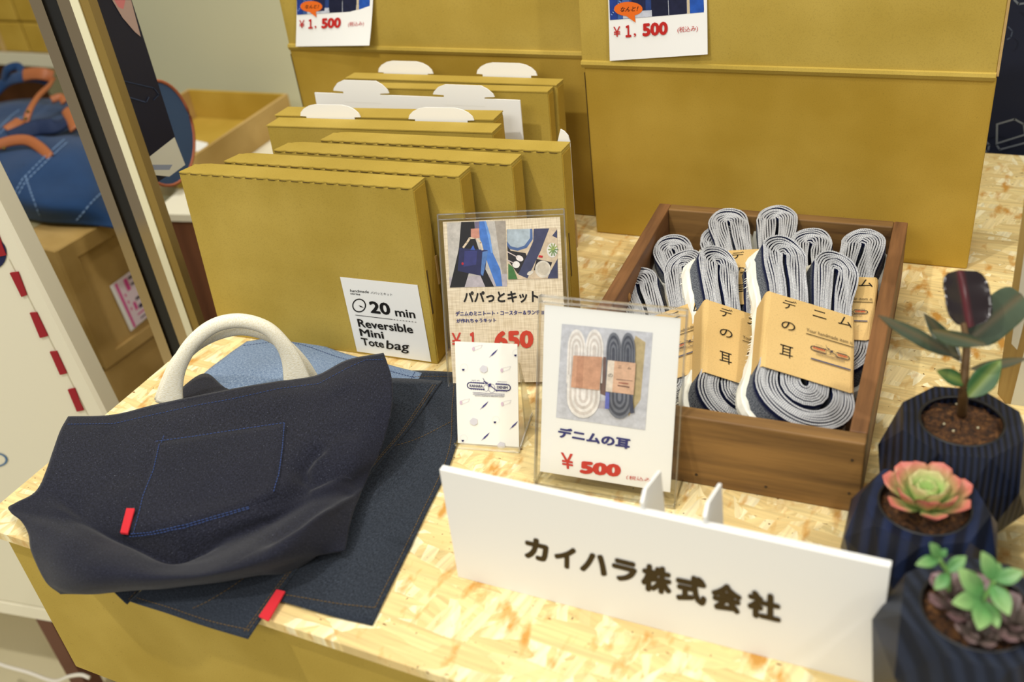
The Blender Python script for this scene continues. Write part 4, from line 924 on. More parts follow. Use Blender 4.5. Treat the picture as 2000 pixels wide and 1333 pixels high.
# ================================================================== POTTED PLANTS
def pot(name, label, cx, cy, H, mt, R0=.048, yaw=.2, hole=.0275, mound=None):
    t = thing(name, label, 'plant', Matrix.Translation((cx, cy, 0)) @ Matrix.Rotation(yaw, 4, 'Z'))
    rings = [(R0*.62, 0, 0), (R0, .34*H, 22.5), (R0*1.02, .70*H, 22.5*2), (R0*.80, H, 22.5*3)]; V = []; Fc = []; n = 8
    for k, (r, z, ph) in enumerate(rings):
        for i in range(n): a = math.radians(ph+45*i); V.append((r*math.cos(a), r*math.sin(a), z))
    for k in range(3):
        for i in range(n):
            a, b = k*n+i, k*n+(i+1) % n; c, d = (k+1)*n+i, (k+1)*n+(i+1) % n; Fc += [(a, b, c), (b, d, c)]
    Fc.append(tuple(range(n))[::-1])
    # rim with round hole
    m = 32; base = len(V)
    for i in range(m): a = 2*PI*i/m; V.append((hole*math.cos(a), hole*math.sin(a), H))
    for i in range(m): a = 2*PI*i/m; V.append((hole*math.cos(a), hole*math.sin(a), H-.02))
    ph = math.radians(67.5)
    for i in range(m):
        a = 2*PI*(i+.5)/m; j = int(round(((a-ph) % (2*PI))/(PI/4)-.5)) % n; Fc.append((base+i, 3*n+j, base+(i+1) % m) if False else (base+(i+1) % m, base+i, 3*n+j))
        Fc.append((base+i, base+m+i, base+m+(i+1) % m, base+(i+1) % m)[::-1])
    for j in range(n):  # fill between corners
        a = ph+PI/4*(j+1); i = int(round(a/(2*PI)*m)) % m; Fc.append((3*n+j, 3*n+(j+1) % n, base+i))
    Fc.append(tuple(base+m+i for i in range(m)))
    o = mk('planter', V, Fc, mt, t); 
    bm = bmesh.new(); bm.from_mesh(o.data); bmesh.ops.recalc_face_normals(bm, faces=bm.faces[:]); bm.to_mesh(o.data); bm.free()
    # inner black liner lip and soil
    tube('liner', [(hole*.97*math.cos(2*PI*i/32), hole*.97*math.sin(2*PI*i/32), H-.0005) for i in range(32)], .0012, mat('liner_black', (18, 16, 16), .5), t, 6, True)
    bm = bmesh.new(); bmesh.ops.create_circle(bm, cap_ends=True, segments=32, radius=hole*.97); bmesh.ops.triangulate(bm, faces=bm.faces[:]); bmesh.ops.subdivide_edges(bm, edges=bm.edges[:], cuts=3)
    for v in bm.verts: v.co.z = H-.0055+.0035*noise.noise(Vector((v.co.x*220, v.co.y*220, cx*9)))+.0025*noise.noise(Vector((v.co.x*80, v.co.y*80, 2)))
    bmo('soil', bm, SOIL, t, True)
    return t
def leafmesh(L, W, T=.0006, curl=.1, cup=.1, tipsharp=1., nu=14, nv=6, prof=None, thick_mid=None, wave=0):
    """leaf along +y from origin, normal +z"""
    V = []; Fc = []; prof = prof or (lambda s: (math.sin(PI*min(1, s)**.9))**.8)
    for side in (1, -1):
        for i in range(nu+1):
            s = i/nu; hw = max(.0002, W/2*prof(s)); y = L*s; zc = curl*L*s*s
            for j in range(-nv, nv+1):
                q = j/nv; x = hw*q; z = zc+cup*abs(x)+wave*math.sin(s*14+side)*abs(q)
                th = (thick_mid or T)*(1-q*q)**.5*(math.sin(PI*min(1, .04+s*.94))**.6)+.00015
                V.append((x, y-(side*.0), z+side*th*.5))
    w_ = 2*nv+1; tot = (nu+1)*w_
    for k in range(2):
        for i in range(nu):
            for j in range(w_-1):
                a = k*tot+i*w_+j; f = (a, a+1, a+w_+1, a+w_); Fc.append(f if k == 0 else f[::-1])
    for i in range(nu):
        for j in (0, w_-1): a = i*w_+j; Fc.append((a, a+w_, tot+a+w_, tot+a))
    return V, Fc
def leafmat(name, cbase, ctip, L, rough=.4, mid=None, spec=.5, start=.45, end=.95):
    m = mat(name, cbase, rough, spec=spec); t = NT(m); tc = t.n('ShaderNodeTexCoord'); sx = t.n('ShaderNodeSeparateXYZ'); t.l(tc.outputs['Object'], sx.inputs[0])
    mr = t.n('ShaderNodeMath', _operation='DIVIDE'); t.l(sx.outputs[1], mr.inputs[0]); mr.inputs[1].default_value = L
    c = t.ramp(mr.outputs[0], [(start, cbase), (end, ctip)]); c = t.mix(c, t.ramp(t.noise(tc.outputs['Object'], 160, 3), [(.3, .75), (.7, 1.0)]), .5, 'MULTIPLY')
    if mid:
        ab = t.n('ShaderNodeMath', _operation='ABSOLUTE'); t.l(sx.outputs[0], ab.inputs[0]); k = t.ramp(ab.outputs[0], [(.0002, 1.0), (.0006, 0.0)]); c = t.mix(c, mid, k)
    t.base(c); return m
def aim(base, tip, up):  # frame with y toward tip, z roughly up
    y = (Vector(tip)-Vector(base)).normalized(); x = y.cross(Vector(up)).normalized(); z = x.cross(y); return frameM(base, x, y, z)
# pot 1: rubber plant
H1 = .092; c1 = Z(1878, 822, H1)
rp = pot('rubber_plant', 'young rubber plant with one glossy near-black leaf in a faceted navy pot', c1.x, c1.y, H1, POTM[0], .050, .15)
D0 = dep(Vector((c1.x, c1.y, H1+.05)))
f7 = crop(1640, 500, 3.333)
def Q(x, y, dd=0.): px, py = f7(x, y); return Dp(px, py, D0+dd)
stem = [Z(1878, 812, H1-.006), Q(805, 900, .005), Q(815, 740), Q(825, 600), Q(810, 470), Q(800, 440)]
MI1 = unparented(rp).inverted()
tube('stem', [Vector(c) for c in catmull(stem, 24)], .003, mat('stem_brown', (92, 66, 30), .6), rp, 8, world=True, radii=[.0034-.00007*i for i in range(24)])
def placed_leaf(parent, name, base, tip, W, up, mt, curl=.0, cup=.1, T=.0008, wave=0., prof=None):
    L = (tip-base).length; V, Fc = leafmesh(L, W, T, curl, cup, wave=wave, prof=prof, nu=16)
    o = mk(name, V, Fc, mt, parent, True); o.matrix_basis = unparented(parent).inverted() @ aim(base, tip, up); return o
toC = -CF
LG = leafmat('rubber_leaf_green', (54, 68, 50), (68, 82, 62), .06, .32, (84, 76, 54)); LB = leafmat('rubber_leaf_black', (24, 8, 12), (18, 10, 14), .06, .18, (84, 20, 26), .6); LN = leafmat('rubber_leaf_fresh', (40, 84, 34), (62, 112, 50), .04, .4, (110, 130, 60))
oval = lambda s: (1-(2*min(1, max(0, s))-1)**4)**.5*.98+.01
placed_leaf(rp, 'leaf', Q(840, 470, .004), Q(770, 95, .012), .0315, toC+CR*.1, LB, .02, .35, .0012, .0006, oval)
placed_leaf(rp, 'leaf', Q(785, 660, .0), Q(235, 398, -.01), .0135, toC*.55+Vector((0, 0, 1)), LG, .03, -.1, .0008, .0004)
placed_leaf(rp, 'leaf', Q(830, 560, .012), Q(1200, 240, .03), .026, toC+Vector((0, 0, .5)), LG, -.05, .25, .0008, .0004, oval)
placed_leaf(rp, 'leaf', Q(790, 690, .008), Q(548, 375, .02), .012, toC+Vector((0, 0, .6)), LG, .0, .1)
placed_leaf(rp, 'leaf', Q(600, 482, -.004), Q(955, 575, -.035), .0165, Vector((0, 0, 1))+toC*.25, LG, -.02, -.25, .0008)
placed_leaf(rp, 'leaf', Q(845, 740, .0), Q(1230, 665, .0), .0085, Vector((0, 0, 1))+toC*.3, LG, .0, -.1)
placed_leaf(rp, 'leaf', Q(838, 920, -.006), Q(1050, 680, -.012), .0155, toC+Vector((0, 0, .6)), LN, .0, .25)
placed_leaf(rp, 'leaf', Q(825, 830, .0), Q(628, 752, -.004), .0115, toC+Vector((0, 0, .8)), LN, .02, .1)
for (x, y) in ((760, 965), (680, 1095), (740, 1140), (900, 1120)):
    bm = bmesh.new(); bmesh.ops.create_icosphere(bm, subdivisions=1, radius=.0009); bmo('perlite', bm, mat('perlite_white', (206, 196, 160), .9), rp, loc=MI1 @ Z(*f7(x, y), H1-.004))
# pot 2: pink echeveria
H2 = .078; c2 = Z(1806, 985, H2)
ec = pot('echeveria', 'pale green echeveria with pink leaf tips in a faceted navy pot beside the sign', c2.x, c2.y, H2, POTM[1], .048, .45, .0285)
def rosette(parent, cx, cy, z0, rings, mats, seed, W=.5, tilt0=.2):
    rg = random.Random(seed); k = 0
    for (n, L, el, r0, w, mt) in rings:
        V, Fc = leafmesh(L, w, .003, .25, .35, thick_mid=.0036, nu=10, nv=4, prof=lambda s: min(1, (.42+.75*s))*(1-max(0, (s-.62)/.40)**2.2)**.5 if s < 1.0 else .02)
        me = None
        for i in range(n):
            a = 2*PI*(i+.5*(k % 2))/n+rg.uniform(-.1, .1)+k*.3; e = el+rg.uniform(-.06, .06)
            d = Vector((math.cos(a)*math.cos(e), math.sin(a)*math.cos(e), math.sin(e))); b = Vector((cx+math.cos(a)*r0, cy+math.sin(a)*r0, z0)); up = Vector((-math.cos(a)*math.sin(e), -math.sin(a)*math.sin(e), math.cos(e)))
            if me is None:
                o = mk('leaf', V, Fc, mt, parent, True); me = o.data
            else: o = link('leaf', me, parent)
            o.matrix_basis = aim(b, b+d, up)
        k += 1
EG = leafmat('echeveria_inner', (176, 204, 124), (206, 196, 136), .02, .5, start=.7, end=1.0); EP = leafmat('echeveria_outer', (166, 186, 112), (200, 112, 98), .024, .5, start=.5, end=1.0)
rosette(ec, 0, 0, H2-.001, [(7, .0270, .30, .004, .0175, EP), (7, .0250, .66, .004, .0165, EP), (6, .0220, .92, .003, .0150, EG), (5, .018, 1.12, .002, .0120, EG), (3, .012, 1.4, .001, .007, EG)], None, 3)
# pot 3: green and purple succulent
H3 = .088; c3 = Z(1908, 1190, H3)
su = pot('succulent', 'green and purple trailing succulent in a dark grey-blue faceted pot at the front', c3.x, c3.y, H3, POTM[2], .052, .05, .0300)
PU = leafmat('succulent_purple', (104, 92, 84), (124, 92, 96), .02, .35, start=.3, end=.9); SG = leafmat('succulent_green', (84, 138, 74), (142, 178, 108), .018, .4, start=.3, end=1.)
rosette(su, -.008, .002, H3-.002, [(7, .018, .30, .004, .0125, PU), (6, .014, .75, .003, .010, PU), (4, .010, 1.1, .002, .007, PU)], None, 5)
rosette(su, .019, -.006, H3-.002, [(7, .016, .28, .004, .011, PU), (5, .012, .8, .003, .009, PU)], None, 8)
rosette(su, .002, -.017, H3-.003, [(6, .012, .4, .003, .009, PU), (4, .009, .9, .003, .007, PU)], None, 9)
D3 = dep(Vector((c3.x, c3.y, H3+.01))); f8 = crop(1640, 860, 2.819)
def Q3(x, y, dd=0.): px, py = f8(x, y); return Dp(px, py, D3+dd)
def sprig(pts, leaves):
    tube('stem', [Vector(c) for c in catmull([Q3(*p) for p in pts], 14)], .0014, mat('sprig_green', (116, 158, 84), .5), su, 6, world=True)
    for (b, tp, w_) in leaves: placed_leaf(su, 'leaf', Q3(*b), Q3(*tp), w_, toC+Vector((0, 0, .7)), SG, .05, .3, .0016)
sprig([(600, 830, .004), (600, 740, 0), (570, 690, -.004), (545, 655, -.008)], [((548, 655, -.008), (415, 690, -.012), .0065), ((548, 650, -.008), (492, 565, -.012), .0065), ((550, 645, -.008), (588, 600, -.010), .004), ((590, 725, -.002), (695, 640, -.004), .0075), ((600, 740, -.002), (520, 825, -.006), .0075)])
sprig([(790, 960, .004), (790, 890, -.004), (830, 820, -.008), (850, 770, -.012)], [((850, 775, -.012), (775, 612, -.014), .0095), ((855, 775, -.012), (1015, 725, -.018), .0085), ((840, 790, -.010), (930, 970, -.020), .0105), ((790, 870, -.006), (645, 705, -.006), .0115), ((790, 880, -.006), (610, 900, -.012), .0105), ((790, 900, -.008), (760, 1050, -.02), .0115), ((850, 780, -.012), (875, 680, -.004), .006), ((800, 890, -.006), (870, 1040, -.018), .009)])
# pot 4: sliver of another pot at the right frame edge
p4 = pot('faceted_pot', 'dark navy faceted pot at the right frame edge, mostly cut off', .839, .205, .085, POTM[0], .050, .1)
p4['category'] = 'pot'; q4 = [(6, .014, .6, .003, .010, PU)]; rosette(p4, 0, 0, .083, q4, None, 12)

# ================================================================== RIGHT EDGE: display box and navy banner
wb = thing('display_case', 'tall grey-white display box with a tan side at the right table edge', 'box', Matrix.Translation((.85, .44, 0)))
a0 = Vector((.7593, .4114, 0)); a1 = plane_hit(2000, 392, a0, Vector((0, 1, 0)).lerp(Vector((0, 1, 0)), 1)); b0 = Z(1967, 776, 0); b0 = Vector((.766, .400, 0)); b1 = plane_hit(2000, 644, b0, Vector((0, 1, 0)))
dA = (a1-a0)/(a1.z); dB = (b1-b0)/(b1.z); Ht = .34
prism('tan_side', [a0, b0, b0+dB*Ht, a0+dA*Ht], (.004, 0, 0), wood('tan_side_board', (190, 160, 92), (160, 128, 66), 2, 1), wb, world=True)
V = [b0, b0+dB*Ht, Vector((1.1, .41, Ht)), Vector((1.1, .41, 0)), a0, a0+dA*Ht, Vector((1.1, .45, Ht)), Vector((1.1, .45, 0))]
V = [v+Vector((.004, 0, 0)) for v in V]
mk('box_body', V, [(0, 3, 2, 1), (4, 5, 6, 7), (0, 1, 5, 4), (1, 2, 6, 5), (3, 7, 6, 2), (0, 4, 7, 3)], mat('grey_white_laminate', (206, 204, 186), .5), wb, world=True)
nb = thing('navy_banner', 'navy cloth printed with pale line drawings hanging beyond the right table corner', 'cloth', Matrix.Translation((1.0, .93, -.3)))
V = []; Fc = []
for j in range(9):
    for i in range(25): V.append(Vector((.66+i*.03, .925+.006*math.sin(i*.9), -.4+j*.14)))
for j in range(8):
    for i in range(24): k = j*25+i; Fc.append((k, k+1, k+26, k+25))
o = mk('cloth_panel', V, Fc, NAVYCLOTH, nb, True, world=True); md = o.modifiers.new('s', 'SOLIDIFY'); md.thickness = .003
pnb = Panel((.66, .915, 0), (1, 0, 0), (0, 0, 1), .0); fn = crop(1860, 0, 2.47); GR = (112, 120, 130)
pnb.pxline([(216, 600), (300, 575), (345, 600), (352, 650)], .0022, GR, fn); pnb.pxline([(216, 600), (214, 700), (228, 722), (350, 690)], .0022, GR, fn); pnb.pxline([(216, 692), (350, 650)], .0022, GR, fn); pnb.pxline([(160, 680), (178, 700), (172, 728), (160, 730)], .0022, GR, fn); pnb.pxline([(270, 130), (290, 150), (282, 180), (265, 190)], .0014, (70, 80, 100), fn); pnb.pxline([(300, 0), (320, 20), (346, 16)], .0022, GR, fn)
pnb.emit('line_drawing', nb)

# ================================================================== LEFT SIDE BACKGROUND
# canvas banner bag with red stitches
zb = -.5; A0 = Z(0, 1175, zb); A1 = Z(85, 1190, zb); e = (A1-A0); e.z = 0; e.normalize(); nC = Vector((e.y, -e.x, 0))
pc = Panel(A0, e, (0, 0, 1)); 
cv = thing('canvas_bag', 'large cream canvas bag edged with red stitches at the left of the table', 'bag', Matrix.Translation(A0))
r0 = pc.loc(0, 405); r1 = pc.loc(200, 800); sl = (r1[0]-r0[0])/(r1[1]-r0[1]); top = .80; rb = r1[0]+sl*(0-r1[1]); rt = r0[0]+sl*(top-r0[1])
prism('canvas_panel', [pc.at(-.6, 0), pc.at(rb, 0), pc.at(rt, top), pc.at(-.6, top)], -pc.n*.03, CREAM, cv, world=True, bev=.004)
pc.lift = .001
for q4 in ([(21, 532), (37, 530), (54, 575), (44, 579)], [(60, 610), (73, 609), (95, 655), (80, 659)], [(99, 686), (112, 685), (132, 728), (119, 731)], [(134, 760), (147, 757), (165, 800), (152, 803)], [(-17, 455), (-3, 453), (14, 497), (0, 500)]):
    prism('red_stitch', [pc.at(*pc.loc(*c), .0005) for c in q4], pc.n*.0015, REDST, cv, world=True)
pc.pxline([(18, 505), (172, 810)], .0008, (190, 180, 150)); pc.pxell(-12, 495, 26, 30, (26, 32, 70)); pc.pxell(-30, 495, 30, 18, (110, 30, 50)); pc.pxring(-8, 898, 24, 14, .18, (70, 110, 150), None, -1.4, 1.4); pc.emit('canvas_print', cv)
# white table below it
wt = thing('side_table', 'white-topped side table with maroon leg under the cream canvas bag', 'table', Matrix.Translation(A0))
Fm = frameM(A0, e, -nC, Vector((0, 0, 1)))
o = box('table_top', -.7, .34, -.002, .27, -.024, 0, WHTOP, wt); o.matrix_basis = unparented(wt).inverted() @ Fm
l0 = Z(79, 1206, zb-.024); lb = e
prism('leg', [l0+e*-.012, l0+e*.016, l0+e*.016+Vector((0, 0, -.226)), l0+e*-.012+Vector((0, 0, -.226))], -nC*.03, MAROON, wt, world=True)
prism('leg', [l0+e*-.52, l0+e*-.49, l0+e*-.49+Vector((0, 0, -.226)), l0+e*-.52+Vector((0, 0, -.226))], -nC*.03, MAROON, wt, world=True)
l0f = Vector((l0.x, l0.y, l0.z))
rope = [plane_hit(x, y, l0+nC*.02, nC) for x, y in ((-60, 1270), (0, 1298), (55, 1314), (105, 1331), (135, 1322), (158, 1319), (175, 1325))]
ro = thing('white_rope', 'thin white rope slung low around the maroon table leg', 'rope', Matrix.Translation(rope[1]))
tube('cord', [Vector(c) for c in catmull(rope, 50)], .003, mat('rope_white', (226, 220, 206), .9), ro, 8, world=True)
# cardboard carton with shipping label, lower carton below
zc = -.09; c0 = Vector((-.4962, .5258, zc)); cr_ = (Z(186, 444, zc)-c0); cr_.z = 0; cr_.normalize(); clf = (Z(47, 488, zc)-c0); clf.z = 0; clf.normalize()
clf = (clf-cr_*clf.dot(cr_)).normalized()
def carton(label, o, h, wr, wl, M=KRAFT2, frame=True, group=None):
    t = thing('carton', label, 'box', frameM(o, clf, -cr_ if False else cr_, Vector((0, 0, 1))) if False else Matrix.Translation(o), group)
    pts = [o, o+cr_*wr, o+cr_*wr+clf*wl, o+clf*wl]; prism('carton_body', pts, (0, 0, h), TAN, t, world=True, bev=.003); return t
bx1 = carton('brown shipping carton with pink courier slip beside the mirror', c0-Vector((0, 0, .215)), .215, .20, .32)
nR = Vector((cr_.y, -cr_.x, 0)); nR = nR if nR.x > 0 else -nR
pr = Panel(c0-Vector((0, 0, .215)), cr_, (0, 0, 1)); 
fc = crop(0, 380, 2.962)
# raised frame on the right face around a recessed panel
I = [pr.loc(*fc(*c)) for c in ((400, 385), (660, 205), (900, 700), (620, 890))]
fw = .03
def strip(a, b, c, d, nm='flap_edge', m_=TAN, h=.004): prism(nm, [pr.at(*q, .0002) for q in (a, b, c, d)], pr.n*h, m_, bx1, world=True)
H = .215; W_ = .20
strip((0, H-.025), (W_, H-.025), (W_, H), (0, H)); strip((0, 0), (.028, 0), (.028, H-.025), (0, H-.025)); strip((.028, 0), (W_, 0), (W_, .02), (.028, .02))
slip = [pr.loc(*fc(*c)) for c in ((625, 530), (758, 432), (862, 690), (745, 790))]
prism('courier_slip', [pr.at(*q, .0042) for q in slip], pr.n*.0006, PAPER, bx1, world=True); pr.lift = .0052
def bil(u, v): return tuple((1-v)*((1-u)*slip[0]+u*slip[1])+v*((1-u)*slip[3]+u*slip[2]))
PK = (214, 84, 150)
pr.poly([bil(.08, .0), bil(.98, 0), bil(.98, .98), bil(.18, .98)], (232, 214, 222)); pr.poly([bil(.16, .02), bil(.26, .02), bil(.26, .98), bil(.16, .98)], PK)
for u0, v0, u1, v1, c in ((.5, .05, .66, .3, PK), (.7, .06, .96, .12, (90, 80, 90)), (.7, .2, .9, .25, (90, 80, 90)), (.5, .55, .62, .72, PK), (.66, .5, .95, .56, (90, 80, 90)), (.66, .66, .95, .74, (70, 60, 80)), (.5, .8, .9, .83, PK), (.55, .9, .9, .93, (90, 80, 90)), (.34, .3, .40, .36, PK), (.34, .45, .40, .51, PK), (.34, .6, .40, .66, PK)):
    pr.poly([bil(u0, v0), bil(u1, v0), bil(u1, v1), bil(u0, v1)], c)
pr.emit('slip_print', bx1)
# tape on top
prism('packing_tape', [c0+clf*.10+Vector((0, 0, .0005)), c0+clf*.10+cr_*.19+Vector((0, 0, .0005)), c0+clf*.16+cr_*.19+Vector((0, 0, .0005)), c0+clf*.16+Vector((0, 0, .0005))], (0, 0, .0006), mat('beige_tape', (196, 184, 140), .4), bx1, world=True)
bx2 = carton('lower brown carton supporting the one with the courier slip', c0-Vector((0, 0, .50))+nR*.0, .28, .20, .36)
bx3 = carton('bottom brown carton standing on the floor in the left stack', c0-Vector((0, 0, .66+.088))+nR*-.01, .245, .20, .36)
# blue denim tote lying on the carton
dt = thing('blue_denim_bag', 'washed blue denim bag with tan leather handles lying on the carton', 'bag', Matrix.Translation(c0+cr_*.15+clf*.2))
dr = [[(-60, 205, .05), (40, 195, .06), (110, 190, .05), (160, 185, .04), (230, 230, .02)],
      [(-60, 245, .09), (30, 225, .11), (110, 235, .10), (180, 260, .07), (225, 300, .03)],
      [(-60, 300, .10), (30, 285, .12), (120, 290, .11), (190, 310, .08), (228, 350, .02)],
      [(-60, 350, .09), (20, 340, .11), (100, 345, .10), (180, 355, .08), (232, 390, .01)],
      [(-60, 400, .05), (10, 385, .08), (90, 395, .08), (170, 400, .06), (235, 425, .005)],
      [(-60, 425, .00), (20, 425, .01), (90, 435, .015), (160, 440, .01), (238, 445, .0)]]
SD = Surf([[Z(x, y, zc+z*.62) for x, y, z in r] for r in dr], 60, 50, .010, 2, 9); SD.obj('bag_body', DENB, dt, .004)
th = mat('pale_thread', (120, 150, 190), .8)
for pts in (((15, 425), (20, 395), (45, 350), (90, 305), (130, 270)), ((22, 428), (27, 398), (50, 356), (96, 311), (135, 276)), ((50, 345), (62, 380), (80, 425)), ((150, 430), (180, 395), (215, 360)), ((0, 250), (25, 225), (40, 215)), ((0, 262), (30, 235), (60, 225))):
    dashes('stitching', pxpath(SD, pts), .0011, th, dt, .006, .003, .001)
def strap(name, pxs, zz, w_, m_, m2=None):
    pts = [Vector(c) for c in catmull([Z(x, y, zc+z_) for (x, y), z_ in zip(pxs, zz)], 26)]
    return tube(name, pts, .01, m_, dt, 8, world=True, flatten=(w_, .003), up=tuple(CF*-1))
strap('denim_strap', [(-20, 190), (12, 160), (45, 150), (75, 150), (100, 158)], [.06, .085, .10, .10, .09], .011, DENB)
strap('denim_strap', [(8, 155), (15, 135), (35, 130), (45, 145)], [.09, .11, .11, .10], .008, DENB)
strap('denim_strap', [(20, 270), (70, 250), (110, 245), (150, 225)], [.075, .078, .08, .07], .014, mat('dark_blue_strap', (12, 34, 70), .8))
strap('leather_grip', [(46, 147), (65, 144), (85, 145), (104, 150)], [.105, .108, .108, .10], .012, LEATHER)
strap('leather_strap', [(50, 240), (58, 215), (75, 188), (95, 168), (104, 155)], [.08, .095, .10, .10, .095], .0065, LEATHER)
strap('leather_strap', [(128, 215), (137, 232), (145, 252)], [.085, .08, .075], .009, LEATHER)
strap('leather_strap', [(100, 195), (118, 190), (126, 200)], [.085, .085, .08], .007, LEATHER)
strap('leather_tab', [(-10, 285), (25, 275), (55, 275), (80, 290), (97, 308)], [.08, .085, .085, .08, .075], .009, LEATHER)
strap('leather_tab', [(14, 255), (28, 245), (40, 236)], [.08, .083, .085], .010, LEATHER)
for (x, y) in ((54, 218), (50, 232), (8, 290)):
    bm = bmesh.new(); bmesh.ops.create_uvsphere(bm, u_segments=8, v_segments=6, radius=.003); bmo('rivet', bm, mat('rivet_brass', (120, 96, 50), .3, .8), dt, True, unparented(dt).inverted() @ Z(x, y, zc+.112))
# chrome framed mirror post
XM = Vector((-.12, .352, 0)); eh = Vector((CR.x, CR.y, 0)).normalized(); nh = Vector((eh.y, -eh.x, 0)); pm = Panel(XM, eh, (0, 0, 1))
mp_ = thing('mirror_stand', 'tall chrome-framed mirror stand with a black channel, left of the kit boxes', 'mirror', Matrix.Translation((XM.x, XM.y, -.75)))
def band(nm, xa, xb, xc, xd, m_, h, d=.02):  # px x at y=0 (left,right) and at y=400 (left,right)
    L0 = pm.loc(xa, 0); L1 = pm.loc(xc, 400); R0_ = pm.loc(xb, 0); R1_ = pm.loc(xd, 400)
    xl = (L0[0]+L1[0])/2; xr = (R0_[0]+R1_[0])/2
    prism(nm, [pm.at(xl, -.75, h), pm.at(xr, -.75, h), pm.at(xr, .75, h), pm.at(xl, .75, h)], -pm.n*d, m_, mp_, world=True)
band('chrome_face', 54, 76, 207, 231, CHROME, .0); band('black_channel', 76, 108, 231, 253.5, BLACK, -.004); band('chrome_face', 108, 135, 253.5, 279, CHROME, -.001); band('cream_edge', 135, 150, 279, 295, mat('cream_edge_paint', (232, 226, 190), .4), .002); band('tan_edge', 150, 171, 295, 309, mat('bronze_edge', (150, 124, 60), .3, .3), .0)
pm.lift = .0005
px0 = Xp(309, 400, -.10); 
# mirror panel facing +X, its reflection painted as navy base and prints
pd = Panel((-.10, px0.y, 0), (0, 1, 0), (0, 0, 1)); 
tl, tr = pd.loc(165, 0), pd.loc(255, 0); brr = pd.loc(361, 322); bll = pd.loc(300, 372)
prism('mirror_panel', [pd.at(tl[0], .75), pd.at(tr[0], .75), pd.at((tr[0]+brr[0])/2, .75), pd.at((tr[0]+brr[0])/2, brr[1]), pd.at(tl[0], brr[1])][0:1]+[pd.at((tr[0]+brr[0])/2, .75), pd.at((tr[0]+brr[0])/2, brr[1]), pd.at(tl[0], brr[1])], -pd.n*.008, mat('mirror_reflection_navy', (14, 22, 46), .5), mp_, world=True)
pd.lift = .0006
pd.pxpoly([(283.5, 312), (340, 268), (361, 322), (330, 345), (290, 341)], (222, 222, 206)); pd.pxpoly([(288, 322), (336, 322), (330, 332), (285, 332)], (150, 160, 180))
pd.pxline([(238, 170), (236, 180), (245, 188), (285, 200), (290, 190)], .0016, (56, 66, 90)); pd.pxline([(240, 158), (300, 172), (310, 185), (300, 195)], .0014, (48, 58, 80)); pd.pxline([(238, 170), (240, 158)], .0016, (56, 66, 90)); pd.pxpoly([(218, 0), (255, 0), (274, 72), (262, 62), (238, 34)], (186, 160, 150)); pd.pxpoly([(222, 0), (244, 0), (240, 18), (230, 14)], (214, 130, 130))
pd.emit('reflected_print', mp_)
# white-topped brown cabinet with tray, card holder, denim disc
zt = -.10; ca = Z(290, 418, zt); cb_ = Z(370, 420, zt); ec_ = (cb_-ca); ec_.z = 0; ec_.normalize(); en = Vector((-ec_.y, ec_.x, 0))
cab = thing('display_cabinet', 'brown display cabinet with a white top behind the mirror stand', 'cabinet', Matrix.Translation((ca.x, ca.y, -.75)))
o0 = ca+ec_*.005; o1 = ca+ec_*.29
prism('cabinet_top', [o0+Vector((0, 0, -.012)), o1+Vector((0, 0, -.012)), o1+en*.42+Vector((0, 0, -.012)), o0+en*.42+Vector((0, 0, -.012))], (0, 0, .012), WHTOP, cab, world=True)
dz = Vector((0, 0, -.012)); prism('cabinet_body', [o0+dz+en*.004, o1+dz+en*.004-ec_*.004, o1+dz+en*.41-ec_*.004, o0+dz+en*.41], (0, 0, -.638), BROWN, cab, world=True)
tr_ = thing('cardboard_tray', 'open kraft cardboard tray resting on the white cabinet top', 'box', Matrix.Translation((-.5, .8, zt)))
T1 = Z(562, 184, -.045); T0 = Z(310, 172, -.045); T2 = Z(396, 312, -.045); exT = (T1-T0); exT.z = 0; exT.normalize(); eyT = Vector((-exT.y, exT.x, 0)); dl = (T1-T2).dot(eyT)
O = Vector((T1.x, T1.y, zt+.0005)); wT = .225; hT = -.045-zt
for nm, p0, v1, v2, m_ in (('tray_side', O, -eyT*dl, -exT*.006, TAN), ('tray_side', O-exT*wT, -eyT*dl, exT*.006, TAN), ('tray_side', O-exT*.006, -exT*(wT-.012), -eyT*.006, KRAFT2), ('tray_side', O-exT*.006-eyT*dl, -exT*(wT-.012), eyT*.006, KRAFT2)):
    prism(nm, [p0, p0+v1, p0+v1+v2, p0+v2], (0, 0, hT), m_, tr_, world=True)
prism('tray_floor', [O-exT*.007-eyT*.007, O-exT*(wT-.007)-eyT*.007, O-exT*(wT-.007)-eyT*(dl-.007), O-exT*.007-eyT*(dl-.007)], (0, 0, .003), KRAFT2, tr_, world=True)
dd_ = thing('denim_disc', 'round blue denim pouch with orange rim half hidden by the mirror panel', 'pouch', Matrix.Translation(Z(330, 330, zt)))
Oc = Xp(318, 262, -.24); n_ = 40; rim = [Oc+Vector((0, 1, 0))*(.068)*math.cos(2*PI*i/n_)*.8+Vector((0, 0, 1))*(.068)*math.sin(2*PI*i/n_) for i in range(n_)]
prism('pouch_body', rim, (-.014, 0, 0), mat('grey_blue_denim', (64, 88, 124), .9), dd_, world=True)
tube('orange_rim', rim, .0022, mat('orange_piping', (176, 100, 66), .7), dd_, 6, True, world=True)
ch = thing('card_holder', 'clear acrylic holder of white cards on the cabinet behind the first kit box', 'card stand', Matrix.Translation(Z(330, 395, zt)))
g0 = Z(292, 384, zt); g1 = Z(352, 382, zt); 
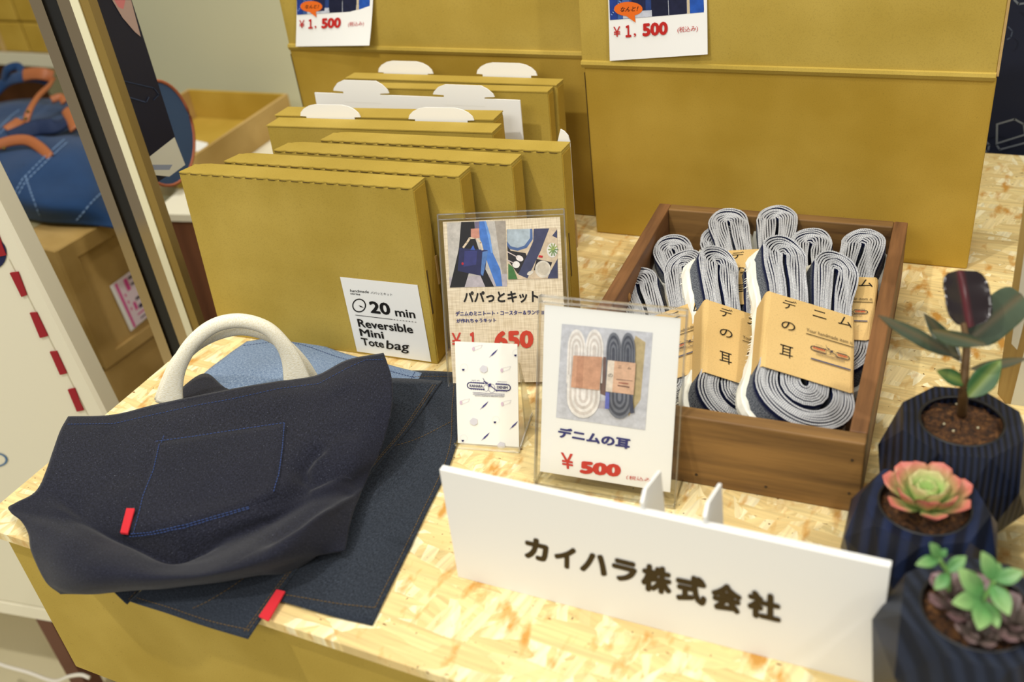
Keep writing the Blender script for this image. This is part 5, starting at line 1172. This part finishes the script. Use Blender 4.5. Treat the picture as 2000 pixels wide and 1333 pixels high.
prism('holder_block', [g0, g1, g1+en*.03, g0+en*.03], (0, 0, .018), ACRE, ch, world=True); prism('card_stack', [g0+Vector((.004, .004, .019)), g1+Vector((-.004, .004, .019)), g1+en*.03+Vector((0, 0, .030)), g0+en*.03+Vector((0, 0, .030))], (0, 0, .004), PAPER, ch, world=True)
wc = thing('price_slip', 'small white slip lying inside the open cardboard tray', 'card', Matrix.Translation(Z(395, 285, zt+.02)))
prism('paper', [Z(381, 276, zt+.004), Z(407, 282, zt+.004), Z(398, 300, zt+.004), Z(380, 296, zt+.004)], (0, 0, .002), PAPER, wc, world=True)
# stacked cartons far left back, white shelf
sy = 1.25
sh = thing('back_shelf', 'white shelf board carrying the kraft cartons at the far left', 'shelf', Matrix.Translation((-1.4, sy, -.1)))
s0 = Yp(0, 104, sy); s1 = Yp(0, 126, sy)
box('shelf_board', -2.0, -.75, 0, .5, 0, s0.z-s1.z, mat('shelf_white', (206, 202, 180), .6), sh).matrix_basis = Matrix.Translation((1.4, 0, s1.z+.1))
for xx in (-1.95, -.80): box('shelf_upright', xx, xx+.03, .02, .48, -.75, s1.z-.0005, BROWN, sh).matrix_basis = Matrix.Translation((1.4, 0, .1-0))
v0 = Yp(40, 60, sy)
zrow = [s0.z, Yp(40, 46, sy).z, Yp(40, 46, sy).z+.16]
colx = [Yp(-160, 70, sy).x, Yp(-60, 70, sy).x, Yp(40, 70, sy).x, Yp(120, 70, sy).x]
names = {(1, 0): 'lower kraft carton, left of the pair on the back shelf', (2, 0): 'lower kraft carton, right of the pair on the back shelf', (1, 1): 'upper kraft carton, left of the pair on the back shelf', (2, 1): 'upper kraft carton, right of the pair on the back shelf'}
for i in (1, 2):
    for j in (0, 1):
        xa, xb = (colx[1], colx[2]) if i == 1 else (colx[2], colx[3]); t = thing('storage_carton', names[(i, j)], 'box', Matrix.Translation((xa, sy+.01, zrow[j])), 'kraft cartons on the back shelf')
        bmo('carton_body', boxmesh(.002, xb-xa-.002, 0, .25, .001, zrow[j+1]-zrow[j]-.002, .003, 1), KRAFT2, t)
        box('carton_tape', (xb-xa)*.45, (xb-xa)*.55, -.0008, 0, .001, zrow[j+1]-zrow[j]-.002, KEDGE, t)
